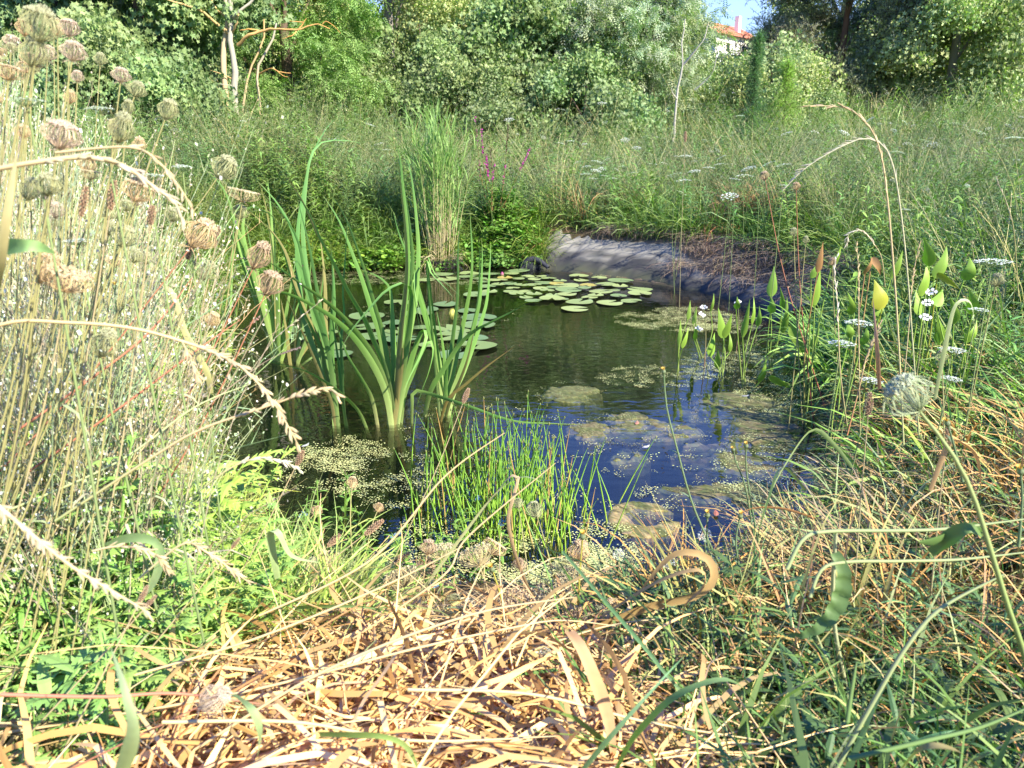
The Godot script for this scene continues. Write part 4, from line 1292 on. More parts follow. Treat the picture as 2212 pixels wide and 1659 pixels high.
	o = thing("reed_clump", "tall common reeds, straw below and green above, in a sunken planting basket", "reeds", b)
	var stems := []
	for k in 8:
		var g := Geo.new()
		var h := 1.0
		var p := sag(Vector3.ZERO, Vector3(0, 1, 0), h, 0.05, 8, 0.02)
		var st := tone(Color(0.55, 0.46, 0.26), 0.12)
		g.tube(p, taper(9, 0.0042, 0.0035, 0.001, 0.4), 4, PackedColorArray([st, st, Color(0.30, 0.36, 0.12), Color(0.16, 0.27, 0.07)]))
		for i in 11:
			var f := rnd(2.6, 7.9)
			var a := i * 2.2 + k
			var out := Vector3(cos(a), rnd(1.6, 3.0), sin(a))
			var lp := sag(p[int(f)], out, rnd(0.14, 0.26), 0.7, 4)
			g.ribbon(lp, PackedFloat32Array([0.0015, 0.0052, 0.0045, 0.003, 0.0002]), Vector3(-sin(a), 0, cos(a)), PackedColorArray([tone(Color(0.27, 0.42, 0.11), 0.2), tone(Color(0.21, 0.38, 0.10), 0.2)]), 0.0, rnd(-0.6, 0.6))
		stems.append(g.mesh())
	for k in 84:
		var a := rnd(0, TAU)
		var r := 0.15 * sqrt(rng.randf())
		var lean := Vector3(cos(a) * r * rnd(0.3, 1.6) - (0.09 if rng.randf() < 0.35 else -0.03), 1, sin(a) * r * 0.9).normalized()
		var s := Vector3.UP.cross(lean)
		var x := Basis(s.normalized(), Vector3.UP.angle_to(lean)) * Basis(Vector3.UP, rnd(0, TAU))
		var l := rnd(1.2, 1.72) if k % 6 else rnd(0.5, 1.0)
		part("reed_stem", stems[k % 8], leaf_mat, o, Transform3D(x.scaled_local(Vector3(1, l, 1)), Vector3(cos(a) * r, 0.02, sin(a) * r)))
	var bg := Geo.new()
	var black := Color(0.035, 0.032, 0.03)
	bg.tube(PackedVector3Array([Vector3(0, -0.2, 0), Vector3(0, 0.05, 0), Vector3(0, 0.05, 0), Vector3(0, 0.075, 0)]), PackedFloat32Array([0.15, 0.17, 0.195, 0.195]), 26, PackedColorArray([black, black]), true)
	for k in 26:
		var a := TAU * k / 26
		bg.box(Vector3(cos(a) * 0.17 - 0.006, -0.1, sin(a) * 0.17 - 0.006), Vector3(cos(a) * 0.17 + 0.006, 0.05, sin(a) * 0.17 + 0.006), Color(0.06, 0.055, 0.05))
	part("planting_basket", bg.mesh(), plain_mat, o)
	var sg := Geo.new()
	for k in 160:
		var a := rnd(0, TAU)
		var r := rnd(0.05, 0.2)
		var p := sag(Vector3(cos(a) * r, rnd(0.05, 0.12), sin(a) * r), Vector3(cos(a), rnd(-0.2, 1.3), sin(a)), rnd(0.08, 0.3), rnd(0.6, 2.4), 4, 0.08)
		sg.ribbon(p, PackedFloat32Array([0.002, 0.003, 0.0028, 0.002, 0.0004]), Vector3.UP, PackedColorArray([tone(Color(0.50, 0.41, 0.25), 0.25), tone(Color(0.58, 0.49, 0.32), 0.25)]))
	tag(part("dead_leaves", sg.mesh(), dry_mat, o), "", "", "", "stuff")

	# ------------------------------------------------ water lilies
	var discs := []
	for k in 4:
		var g := Geo.new()
		var gap := 0.2 + 0.09 * k
		var rings := [0.06, 0.4, 0.75, 0.95, 1.0]
		var seg := 30
		for i in rings.size():
			for j in seg + 1:
				var a := gap + (TAU - 2 * gap) * j / seg
				var r: float = rings[i] * (1.0 + 0.025 * sin(a * 3 + k) + 0.012 * sin(a * 11 + k))
				var near_gap := smoothstep(0.5, 0.0, minf(a - gap, TAU - gap - a))
				var y: float = 0.012 * rings[i] * sin(a * 2.0 + k * 1.7) + (0.03 if i == 4 else 0.0) * (0.4 + 0.6 * sin(a * 2.5 + k)) + near_gap * 0.05 * rings[i]
				g.v.append(Vector3(cos(a) * r, y, sin(a) * r))
				var vein := 0.10 * absf(sin(a * 9.0)) if i > 0 else 0.0
				g.c.append(Color(1, 1, 0.9).lerp(Color(0.72, 0.8, 0.6), vein * 3.0) * (1.0 if i < 4 else 0.88))
		for i in rings.size() - 1:
			for j in seg:
				var a := i * (seg + 1) + j
				g.ix.append(a); g.ix.append(a + seg + 1); g.ix.append(a + seg + 2)
				g.ix.append(a); g.ix.append(a + seg + 2); g.ix.append(a + 1)
		discs.append(g)
	var near_pads := [[720, 447, 165], [900, 490, 150], [1010, 460, 140], [1150, 502, 120], [1220, 545, 200], [1220, 592, 185], [1015, 612, 160], [1100, 630, 130], [840, 525, 220], [530, 530, 210], [540, 598, 190], [690, 575, 150], [720, 625, 170], [585, 660, 210], [1050, 660, 210], [740, 680, 200], [1215, 675, 115], [1215, 722, 250], [1060, 770, 200], [910, 710, 120], [310, 725, 190], [350, 770, 190], [110, 665, 160], [110, 620, 180], [280, 640, 130], [860, 610, 120], [240, 535, 160]]
	var far_pads := [[1465, 250, 130], [1160, 268, 120], [895, 308, 110], [1030, 305, 150], [1150, 290, 120], [1290, 275, 130], [1835, 287, 115], [2095, 318, 150], [1300, 315, 110], [1400, 330, 100], [1460, 300, 90], [1380, 295, 100], [1270, 350, 110], [1285, 382, 100], [1200, 403, 160], [1340, 340, 90], [1480, 345, 90], [1560, 310, 80], [1620, 325, 110], [1700, 330, 90], [1760, 345, 150], [1650, 300, 90], [1770, 372, 150], [1890, 345, 100], [2000, 340, 130], [1560, 400, 100], [1640, 380, 90], [1500, 378, 90], [1420, 380, 100], [1430, 360, 80], [1680, 405, 100], [1760, 400, 120], [1970, 385, 150], [1940, 408, 100], [1555, 443, 105], [1670, 430, 165], [1840, 443, 165], [1810, 487, 165], [2025, 452, 165], [2160, 440, 130], [2212, 370, 150], [2212, 395, 130], [1720, 318, 80], [1870, 362, 80], [1560, 345, 90], [1850, 310, 90], [1220, 300, 110], [1350, 310, 100], [1000, 275, 120], [1420, 270, 90], [1520, 290, 90], [1600, 290, 80], [1250, 325, 90], [1450, 400, 95], [1510, 415, 90], [1600, 360, 100], [1680, 355, 90], [1730, 430, 90], [1900, 420, 110], [2080, 410, 110], [2090, 350, 100], [1960, 300, 90], [2050, 380, 90]]
	for w in 2:
		var rows: Array = near_pads if w == 0 else far_pads
		var centre := on(608 + 0.35 * (900 if w == 0 else 1650), 498 + 0.35 * (620 if w == 0 else 370))
		o = thing("water_lily", "water lily spreading large dull green pads behind the cattails" if w == 0 else "water lily with a wide raft of pale green pads before the black liner", "water lily", Vector3(centre.x, 0, centre.z))
		var meshes := []
		for t in [Color(0.17, 0.25, 0.10), Color(0.14, 0.22, 0.10), Color(0.20, 0.27, 0.10)] if w == 0 else [Color(0.27, 0.34, 0.13), Color(0.21, 0.29, 0.12), Color(0.33, 0.39, 0.15), Color(0.40, 0.34, 0.09)]:
			var gg := Geo.new()
			gg.add(discs[rng.randi() % 4], Transform3D(), t)
			meshes.append(gg.mesh(true))
		var i := 0
		for r in rows:
			var p := on(608 + 0.35 * r[0], 498 + 0.35 * r[1])
			var rad: float = r[2] * 0.35 / 1598.0 * (p - EYE).length() * 0.5 * rnd(0.92, 1.08)
			var which := rng.randi() % 3
			if w == 1 and i in [11, 19, 23]: which = 3
			part("pad", meshes[which], pad_mat, o, turned(Vector3(p.x, 0.006 + 0.0016 * (i % 9), p.z) - o.position, rnd(0, TAU), Vector3(rad, rad * 0.7, rad * rnd(0.93, 1.05)), 0.045))
			i += 1
		# a closed yellow bud
		var bp := on(608 + 0.35 * (1055 if w == 0 else 1362), 498 + 0.35 * (548 if w == 0 else 285))
		var g := Geo.new()
		for k in 9:
			var a := TAU * k / 9
			var col := Color(0.62, 0.55, 0.12) if w == 0 else Color(0.55, 0.06, 0.30)
			var pp := smooth([Vector3(cos(a), 0, sin(a)) * 0.012, Vector3(cos(a), 1.5, sin(a)) * 0.028, Vector3(cos(a) * 0.012, 0.085, sin(a) * 0.012)], 6)
			g.ribbon(pp, PackedFloat32Array([0.006, 0.013, 0.015, 0.014, 0.01, 0.006, 0.001]), Vector3(-sin(a), 0, cos(a)), PackedColorArray([Color(0.3, 0.34, 0.1), tone(col, 0.1)]))
		part("flower_bud", g.mesh(), leaf_mat, o, Transform3D(Basis().scaled(Vector3.ONE * (1.0 if w == 0 else 0.6)), Vector3(bp.x, 0.0, bp.z) - o.position))

	# ------------------------------------------------ spike rushes
	b = on(1060, 1120)
	o = thing("spike_rush", "dense bright green clump of thin upright rushes in the near water", "rush", b)
	var blades := []
	for k in 7:
		var g := Geo.new()
		var p := sag(Vector3.ZERO, Vector3(rnd(-0.06, 0.06), 1, rnd(-0.06, 0.06)), 1.0, rnd(0.0, 0.12), 6, 0.012)
		var dry := k == 6
		g.tube(p, PackedFloat32Array([0.0028, 0.0027, 0.0026, 0.0024, 0.0022, 0.0018, 0.0004]), 4, PackedColorArray([Color(0.48, 0.52, 0.10), tone(Color(0.30, 0.50, 0.06), 0.15), Color(0.22, 0.43, 0.06), Color(0.15, 0.33, 0.06)]) if not dry else PackedColorArray([Color(0.5, 0.4, 0.15), Color(0.5, 0.3, 0.1)]))
		g.grain(p[6] - Vector3(0, 0.03, 0), Vector3.UP, 0.03, 0.0032, 4, Color(0.20, 0.22, 0.06))
		blades.append(g.mesh(true))
	for k in 300:
		var px := 1085 + rng.randfn() * 100
		var py := 1125 + rng.randfn() * 48
		if rng.randf() < 0.22 * absf(sin(px * 0.05)) or py > 1205 or py < 1010 or px < 850 or px > 1330: continue
		var q := on(px, py)
		part("rush_stem", blades[k % 7 if rng.randf() < 0.6 else k % 6], lush_mat, o, turned(q - b - Vector3(0, 0.05, 0), rnd(0, TAU), Vector3(1, rnd(0.2, 0.5) * (1.0 - 0.25 * absf(px - 1085) / 200.0), 1), 0.24))
	# a few stray rushes
	for s in [[1300, 1190, 1400, 980, "long rush leaning right out of the dense green clump"], [760, 1100, 735, 1010, "stray rush left of the clump, nearest the weeds"], [905, 1075, 925, 900, "tall stray rush at the left edge of the clump"]]:
		var q := on(s[0], s[1])
		var e := at(s[2], s[3], -q.z + 0.1)
		o = thing("rush", s[4], "rush", q)
		var g := Geo.new()
		var p := smooth([Vector3(0, -0.05, 0), (e - q) * 0.55 + Vector3(0.01, 0.01, 0), e - q], 8)
		g.tube(p, taper(9, 0.003, 0.0026, 0.0006, 0.4), 4, PackedColorArray([Color(0.32, 0.40, 0.08), Color(0.13, 0.30, 0.05)]))
		part("stem", g.mesh(true), lush_mat, o)

	# ------------------------------------------------ algae, duckweed and litter on the water
	var mats := [[1412, 926, 115, 24, "long brown algae mat in the middle of the blue reflection"], [1352, 902, 50, 14, "small algae mat above the long one"], [1272, 925, 55, 26, "algae mat at the left of the blue reflection"], [1235, 850, 70, 22, "thin algae patch at the foot of the tree reflection"], [1600, 880, 150, 40, "wide algae raft against the right bank"], [1590, 985, 150, 45, "greenish algae sheet in the right shallows"], [1352, 980, 55, 26, "olive algae clump just under the surface"], [1660, 940, 110, 40, "algae mat caught by the grass of the right bank"], [1385, 1118, 85, 48, "tan ring of algae near the front edge"], [1520, 1060, 120, 34, "brown algae cloud in the front shallows"], [1640, 1070, 90, 40, "dull algae mat below the overhanging grass"]]
	var fleck := Geo.new()
	for k in 7:
		var q := Vector3(rnd(-0.03, 0.03), rnd(0, 0.002), rnd(-0.03, 0.03))
		var s := rnd(0.0022, 0.0042)
		for m in 5:
			fleck.tri(q, q + Vector3(cos(TAU * m / 5), 0.1, sin(TAU * m / 5)) * s, q + Vector3(cos(TAU * (m + 1) / 5), 0.1, sin(TAU * (m + 1) / 5)) * s, Color(1, 1, 1))
	var xs := []
	var c := PackedColorArray()
	for r in mats:
		var p := on(r[0], r[1])
		var e1 := on(r[0] + r[2], r[1])
		var e2 := on(r[0], r[1] + r[3])
		var rx := (e1.x - p.x)
		var rz := (e2.z - p.z)
		var g := Geo.new()
		var ring: bool = "ring" in r[4]
		var cols := Color(0.15, 0.125, 0.065).lerp(Color(0.12, 0.125, 0.05), rng.randf())
		if ring: cols = Color(0.30, 0.23, 0.11)
		for u in 41:
			for w in 41:
				var uu := u / 20.0 - 1.0
				var ww := w / 20.0 - 1.0
				var rr := Vector2(uu, ww).length()
				var wx := (p.x + uu * rx) * 2.2
				var wz := (p.z + ww * rz) * 2.2
				var nz := 0.55 * fine.get_noise_2d(wx, wz * 1.6) + 0.3 * fine.get_noise_2d(wx * 3.0, wz * 4.0) + 0.16 * fine.get_noise_2d(wx * 9.0, wz * 11.0)
				var hgt: float = (nz * 1.9 + 0.36 - rr * rr * 0.85) * 0.05
				if ring:
					hgt = (nz * 0.7 + 0.30 - absf(rr - 0.64) * 1.5) * 0.05 - (0.05 if uu > 0.3 and absf(ww + 0.05) < 0.22 else 0.0)
				elif "under" in r[4] or "sheet" in r[4] or "cloud" in r[4]:
					hgt -= 0.016
				if from_shore(p.x + uu * rx, p.z + ww * rz) > 0.04: hgt = -0.3
				var top := 0.0035 + 0.0035 * fine.get_noise_2d(wx * 16.0, wz * 16.0)
				g.v.append(Vector3(uu * rx, minf(hgt, top) if rr < 0.98 else minf(hgt, -0.2), ww * rz))
				g.c.append(tone(cols.lerp(Color(0.10, 0.11, 0.04), clampf(0.5 + 1.5 * fine.get_noise_2d(wx * 5.0 + 9.0, wz * 5.0), 0, 1)), 0.35))
		for u in 40:
			for w in 40:
				var k0 := u * 41 + w
				g.ix.append(k0); g.ix.append(k0 + 1); g.ix.append(k0 + 42)
				g.ix.append(k0); g.ix.append(k0 + 42); g.ix.append(k0 + 41)
		tag(part("algae_mat", g.mesh(true), plain_mat, self, Transform3D(Basis(), Vector3(p.x, 0, p.z))), r[4], "algae")
		for k in int(420 * rx * rz) + 6:
			var a := rnd(0, TAU)
			var f := sqrt(rng.randf()) * 1.15
			var q := Vector3(p.x + cos(a) * f * rx, 0.004, p.z + sin(a) * f * rz)
			xs.append(turned(q, rnd(0, TAU), Vector3.ONE * rnd(0.6, 1.2)))
			c.append(tone(Color(0.30, 0.30, 0.13), 0.35))
	# [x, y, half width, half height, count]: duckweed
	for r in [[745, 985, 95, 40, 330], [700, 1020, 110, 50, 200], [850, 1040, 130, 60, 420], [1330, 1200, 60, 40, 230], [1300, 1170, 70, 50, 120], [1010, 1160, 200, 40, 420], [900, 1230, 190, 35, 700], [1240, 1250, 160, 40, 600], [1460, 690, 130, 26, 1500], [1560, 700, 90, 22, 800], [760, 600, 190, 16, 1300], [1000, 606, 60, 10, 300], [1360, 590, 90, 12, 500], [560, 610, 110, 20, 800], [1420, 815, 130, 24, 260], [1580, 790, 110, 30, 600], [1660, 850, 80, 50, 500], [1480, 1100, 160, 70, 60], [1640, 1010, 100, 80, 200], [1250, 1030, 200, 120, 60], [1060, 970, 260, 90, 60], [930, 690, 200, 60, 60], [1660, 760, 60, 40, 400]]:
		for k in r[4]:
			var a := rnd(0, TAU)
			var f := sqrt(rng.randf())
			var q := on(r[0] + cos(a) * r[2] * f, r[1] + sin(a) * r[3] * f)
			if from_shore(q.x, q.z) > 0.05: continue
			if fine.get_noise_2d(q.x * 4.0, q.z * 4.0) < rnd(-0.35, 0.1): continue
			xs.append(turned(Vector3(q.x, 0.0035, q.z), rnd(0, TAU), Vector3.ONE * rnd(0.5, 1.1)))
			c.append(tone(Color(0.48, 0.50, 0.20), 0.25))
	stuff("duckweed", "pale green specks of duckweed scattered over the pond", "duckweed", [fleck.mesh()], plain_mat, xs, c, null, "speck")
	# fallen leaves afloat
	for r in [[1545, 1113, Color(0.55, 0.20, 0.13), "small reddish fallen leaf floating inside the algae ring"], [1395, 968, Color(0.75, 0.72, 0.65), "whitish fallen leaf afloat left of the hawkbit stem"], [660, 965, Color(0.60, 0.62, 0.58), "pale leaf lying on the water below the left cattails"], [1375, 917, Color(0.6, 0.28, 0.18), "pink fallen leaf on the tip of the long algae mat"], [1610, 858, Color(0.55, 0.53, 0.48), "grey leaf on the wide algae raft"], [1355, 1155, Color(0.50, 0.36, 0.18), "tan leaf afloat in front of the algae ring"]]:
		var p := on(r[0], r[1])
		var g := Geo.new()
		g.ribbon(PackedVector3Array([Vector3(-0.02, 0.004, 0), Vector3(-0.008, 0.006, 0.002), Vector3(0.006, 0.006, 0.003), Vector3(0.02, 0.009, 0)]), PackedFloat32Array([0.002, 0.009, 0.008, 0.001]), Vector3(0, 0, 1), PackedColorArray([r[2], tone(r[2], 0.1)]), 0.2)
		tag(part("fallen_leaf", g.mesh(), leaf_mat, self, Transform3D(Basis(Vector3.UP, rnd(0, 3)), Vector3(p.x, 0.004, p.z))), r[3], "leaf")

func stand(px: float, py: float, ahead: float, dx := 0.0, dz := 0.0) -> Array:
	# a head seen at px, py and the foot of its stem on the ground below, shifted by dx, dz
	var head := at(px, py, ahead)
	var tries := 0
	while head.y < ground(head.x, head.z) + 0.10 and tries < 12:
		ahead *= 0.96
		head = at(px, py, ahead)
		tries += 1
	var foot := Vector3(head.x + dx, 0, head.z + dz)
	foot.y = maxf(ground(foot.x, foot.z), -0.1) - 0.03
	var mid := foot.lerp(head, 0.55) + Vector3(-dx * 0.12, 0.05, 0.0)
	return [foot, mid, head]

func build_near_plants() -> void:
	var i := 0
	# ------------------------------------------------ arrowheads on the right
	var leafc := Color(0.26, 0.42, 0.06)
	# each plant: label, foot x, foot y (or distance ahead when negative), then leaves [x0, y0, x1, y1, half width px, colour]
	var gold := Color(0.42, 0.42, 0.05)
	var dead := Color(0.45, 0.24, 0.10)
	var sets := [
		["arrowhead plant with two upright pointed leaves far out in the water", 1466, 800, 0, [[1466, 745, 1470, 690, 6, 0], [1474, 752, 1488, 706, 7, 0], [1486, 690, 1491, 648, 6, 0]]],
		["arrowhead plant with white flower spike among the emergent shoots", 1520, 770, 0, [[1497, 700, 1505, 660, 6, 0], [1500, 735, 1502, 690, 6, 0], [1535, 672, 1542, 632, 4, 0]]],
		["arrowhead plant with a bold forked pair of leaves above the shallows", 1556, 812, 0, [[1562, 730, 1551, 664, 13, 0], [1565, 730, 1581, 677, 11, 0], [1534, 770, 1544, 718, 11, 0], [1548, 795, 1551, 752, 10, 0], [1577, 760, 1575, 715, 6, 0]]],
		["arrowhead plant with slim leaves right of the forked one", 1612, 835, 0, [[1604, 728, 1620, 645, 9, 0], [1590, 668, 1592, 640, 9, 0], [1625, 700, 1628, 640, 6, 0], [1636, 705, 1640, 660, 8, 0], [1640, 825, 1655, 770, 9, 0]]],
		["arrowhead plant with tall rounded leaves at the liner's end", 1660, 800, 0, [[1664, 676, 1665, 640, 12, 0], [1664, 640, 1672, 574, 14, 0], [1690, 720, 1700, 640, 9, 0], [1690, 668, 1685, 620, 8, 0]]],
		["arrowhead plant with one long drooping leaf at the water's edge", 1760, 850, 0, [[1708, 705, 1742, 780, 15, 0], [1662, 812, 1712, 840, 12, 0], [1745, 760, 1770, 700, 11, 0]]],
		["arrowhead plant with a golden heart-shaped leaf on the right bank", 1900, 0, 2.9, [[1905, 668, 1888, 604, 24, 1], [1890, 690, 1908, 645, 12, 0], [1838, 680, 1830, 630, 12, 0]]],
		["arrowhead plant with a tall leaf pointing at the arched grasses", 2010, 0, 3.0, [[2008, 575, 1994, 512, 17, 0], [2018, 600, 2045, 530, 15, 0], [2082, 605, 2094, 555, 18, 0], [1990, 640, 2002, 560, 14, 0], [2025, 590, 2074, 626, 9, 1]]],
		["arrowhead plant with broad dark leaves half in shade at far right", 2100, 0, 2.9, [[2100, 680, 2092, 622, 17, 0], [2020, 660, 2036, 625, 16, 0], [1986, 680, 1978, 625, 14, 0], [2060, 700, 2052, 640, 15, 0], [2030, 740, 2024, 680, 15, 0], [2085, 740, 2110, 690, 13, 0]]],
		["arrowhead plant with a dry curled brown leaf on the right bank", 1870, 0, 3.1, [[1868, 592, 1884, 556, 9, 2], [1884, 556, 1902, 595, 10, 2], [1852, 588, 1830, 610, 8, 0], [1925, 600, 1950, 540, 10, 0]]],
		["arrowhead plant with a pale withered leaf standing upright", 1768, 0, 3.3, [[1766, 588, 1778, 522, 9, 2], [1760, 660, 1772, 580, 12, 0], [1795, 580, 1818, 530, 10, 0], [1752, 600, 1770, 560, 10, 0]]],
		["arrowhead plant with small leaves low in the wet grass", 1835, 0, 2.8, [[1835, 730, 1826, 690, 11, 0], [1860, 745, 1872, 700, 11, 0], [1812, 760, 1800, 715, 9, 0]]],
	]
	for s in sets:
		var foot: Vector3
		if s[3] == 0:
			foot = on(s[1], s[2])
			foot.y = -0.06
		else:
			foot = at(s[1], 700, s[3])
			foot.y = ground(foot.x, foot.z) - 0.03
		var o := thing("arrowhead_plant", s[0], "arrowhead", foot)
		for r in s[4]:
			var dz := rnd(-0.12, 0.12)
			var p0 := at(r[0], r[1], -foot.z + dz)
			var p1 := at(r[2], r[3], -foot.z + dz + rnd(-0.05, 0.05))
			var col := tone([leafc, gold, dead][r[5]], 0.12)
			var g := Geo.new()
			var w: float = r[4] / 1598.0 * -foot.z * 0.8
			var ax := p1 - p0
			var pp := smooth([p0 - foot, p0.lerp(p1, 0.5) - foot + Vector3(0, 0, rnd(0.005, 0.03)), p1 - foot], 8)
			g.ribbon(pp, PackedFloat32Array([w * 0.4, w * 0.9, w, w * 0.88, w * 0.72, w * 0.54, w * 0.35, w * 0.17, w * 0.01]), Vector3(1, 0, rnd(-0.3, 0.8)), PackedColorArray([col.darkened(0.1), col, col, tone(col, 0.1)]), 0.3, rnd(-0.3, 0.3))
			var lm := part("leaf", g.mesh(true), lush_mat, o)
			if r[5] != 0: lm.set_meta("label", "golden yellow leaf" if r[5] == 1 else "dry curled brown leaf")
			g = Geo.new()
			var sp := smooth([Vector3(rnd(-0.03, 0.03), 0, rnd(-0.03, 0.03)), (p0 - foot) * 0.5 + Vector3(rnd(-0.03, 0.03), 0.02, 0), p0 - foot], 8)
			g.tube(sp, taper(9, 0.0042, 0.0035, 0.0022, 0.5), 5, PackedColorArray([Color(0.28, 0.34, 0.10), col]))
			part("stalk", g.mesh(true), lush_mat, o)
	# arrowhead flowers
	for r in [[1520, 662, [[1520, 662], [1517, 679], [1510, 709]], 1522, 790, -1.0, "white three-petalled flower spike between the emergent shoots"], [1594, 653, [[1594, 653]], 1590, 760, -1.0, "single white arrowhead flower before the liner's end"], [2003, 632, [[2010, 632], [2004, 653], [2000, 683]], 0, 0, 2.75, "white arrowhead flower spike on the right bank"]]:
		var foot: Vector3
		if r[5] < 0.0:
			foot = on(r[3], r[4])
		else:
			foot = at(r[0] - 6, 700, r[5])
			foot.y = ground(foot.x, foot.z)
		var o := thing("arrowhead_flower", r[6], "flower", foot)
		var tipq := at(r[0], r[1] - 6, -foot.z) - foot
		var g := Geo.new()
		g.tube(smooth([Vector3(0, -0.05, 0), tipq * 0.5 + Vector3(0.01, 0, 0), tipq], 8), taper(9, 0.0035, 0.003, 0.0012), 4, PackedColorArray([Color(0.3, 0.16, 0.12), Color(0.25, 0.33, 0.12)]))
		part("stem", g.mesh(true), lush_mat, o)
		for f in r[2]:
			var q := at(f[0], f[1], -foot.z - 0.01) - foot
			for k in 2:
				var fg := Geo.new()
				var n := Vector3(rnd(-0.6, 0.6), 0.4, 1).normalized()
				var u := n.cross(Vector3.UP).normalized()
				var w := n.cross(u)
				var cq := q + Vector3((k - 0.5) * 0.02, rnd(-0.006, 0.006), 0)
				for m in 3:
					var a := TAU * m / 3 + k
					var d := u * cos(a) + w * sin(a)
					var e := n.cross(d) * 0.0075
					fg.tri(cq, cq + d * 0.009 + e, cq + d * 0.015, Color(0.8, 0.8, 0.82))
					fg.tri(cq, cq + d * 0.015, cq + d * 0.009 - e, Color(0.8, 0.8, 0.82))
				fg.blob(cq + n * 0.002, Vector3.ONE * 0.003, 6, 4, Color(0.35, 0.25, 0.3))
				part("flower", fg.mesh(), leaf_mat, o)

	# ------------------------------------------------ stones at the front edge
	for r in [[1612, 1196, 0.17, 0.05, 0.09, Color(0.55, 0.53, 0.50), "pale flat stone slab at the front right edge of the water"], [1385, 1345, 0.12, 0.05, 0.10, Color(0.27, 0.28, 0.32), "grey-blue stone half buried in the front bank"]]:
		var p := on(r[0], r[1], 0.12)
		var g := Geo.new()
		g.blob(Vector3.ZERO, Vector3(r[2], r[3], r[4]), 22, 12, r[5])
		for k in g.v.size():
			var q := g.v[k]
			q *= 1.0 + 0.22 * fine.get_noise_3d(q.x * 9.0, q.y * 20.0 + 3.0, q.z * 9.0)
			q.y = clampf(q.y, -r[3], r[3] * 0.7)
			g.v[k] = q
			g.c[k] = tone(r[5], 0.08)
		tag(part("stone", g.mesh(true), plain_mat, self, Transform3D(Basis(Vector3.UP, 0.4), Vector3(p.x, ground(p.x, p.z) + 0.015, p.z))), r[6], "stone")

	# ------------------------------------------------ the straw mat in front and the grass of the near bank
	var gold0 := Color(0.37, 0.24, 0.11)
	var gold1 := Color(0.64, 0.51, 0.30)
	var dry := []
	for k in 5: dry.append(straw(40, gold0, gold1, 0.0042).mesh())
	var xs := []
	var c := PackedColorArray()
	patch(xs, c, 640, Vector2(-1.0, -1.6), Vector2(0.45, -0.6), 0.3, 9, 0.7, 1.1, Color(1.05, 1.0, 0.9), 0.2, 0.3, 0.08)
	patch(xs, c, 330, Vector2(-0.6, -1.3), Vector2(0.25, -0.55), 0.05, 9, 0.8, 1.2, Color(1.1, 1.05, 0.92), 0.2, 0.35, 0.14)
	patch(xs, c, 60, Vector2(-0.9, -1.95), Vector2(0.6, -1.4), 0.12, 0.6, 0.4, 0.65, Color(0.85, 0.85, 0.75), 0.2, 0.2, 0.0)
	patch(xs, c, 220, Vector2(-2.2, -2.6), Vector2(-0.5, -0.7), 0.3, 9, 0.7, 1.1, Color(0.95, 0.95, 0.85), 0.2, 0.35, 0.2)
	patch(xs, c, 170, Vector2(0.45, -3.3), Vector2(2.2, -0.7), 0.1, 9, 0.5, 0.9, Color(0.70, 0.55, 0.42), 0.25, 0.35, 0.16)
	# the mat lies flat towards the water
	for k in xs.size():
		var o: Vector3 = xs[k].origin
		var press := lerpf(0.34, 1.0, smoothstep(-1.45, -0.9, o.z))
		xs[k] = Transform3D(Basis.from_scale(Vector3(1, press, 1)) * xs[k].basis, Vector3(o.x, lerpf(ground(o.x, o.z) + 0.01, o.y, press), o.z))
	stuff("straw", "golden mat of dead curled grass on the front bank", "dead grass", dry, dry_mat, xs, c)
	# upright dead and half-green grass of the right bank
	var rust := [tuft(22, 0.2, 0.45, 0.0032, 0.7, 1.8, Color(0.24, 0.26, 0.08), Color(0.52, 0.30, 0.13), 0.08, 0.3, 6).mesh(), tuft(22, 0.2, 0.5, 0.003, 0.6, 2.2, Color(0.30, 0.20, 0.08), Color(0.50, 0.36, 0.18), 0.08, 0.3, 6).mesh(), tuft(20, 0.22, 0.5, 0.003, 0.6, 1.6, Color(0.20, 0.28, 0.08), Color(0.36, 0.40, 0.18), 0.08, 0.25, 6).mesh()]
	xs = []
	c = PackedColorArray()
	patch(xs, c, 620, Vector2(0.75, -3.3), Vector2(2.4, -1.5), 0.02, 1.2, 0.7, 1.15, Color(1, 1, 1), 0.2, 0.35)
	patch(xs, c, 420, Vector2(0.35, -2.1), Vector2(1.7, -0.8), 0.2, 9, 0.5, 0.85, Color(0.95, 0.9, 0.85), 0.2, 0.35)
	patch(xs, c, 140, Vector2(-1.8, -2.4), Vector2(-0.2, -0.9), 0.1, 9, 0.5, 0.8, Color(1.1, 1.15, 0.9), 0.2, 0.35)
	stuff("withered_grass", "half withered rust and green grass leaning over the right edge", "grass", rust, dry_mat, xs, c)
	var dark := [tuft(20, 0.2, 0.45, 0.0034, 0.9, 1.6, Color(0.07, 0.14, 0.035), Color(0.13, 0.25, 0.07), 0.08, 0.25, 5).mesh(), tuft(16, 0.2, 0.42, 0.0062, 1.0, 2.0, Color(0.07, 0.14, 0.04), Color(0.15, 0.24, 0.09), 0.08, 0.25, 5).mesh()]
	xs = []
	c = PackedColorArray()
	patch(xs, c, 800, Vector2(0.2, -1.9), Vector2(1.9, -0.5), 0.15, 9, 0.5, 0.95, Color(1.1, 1.15, 1.1), 0.25, 0.45)
	patch(xs, c, 900, Vector2(0.9, -5.2), Vector2(4.5, -2.0), 0.05, 9, 0.8, 1.3, Color(2.1, 2.1, 1.5), 0.25, 0.35)
	stuff("dark_grass", "dark green grass of the right foreground", "grass", dark, leaf_mat, xs, c)
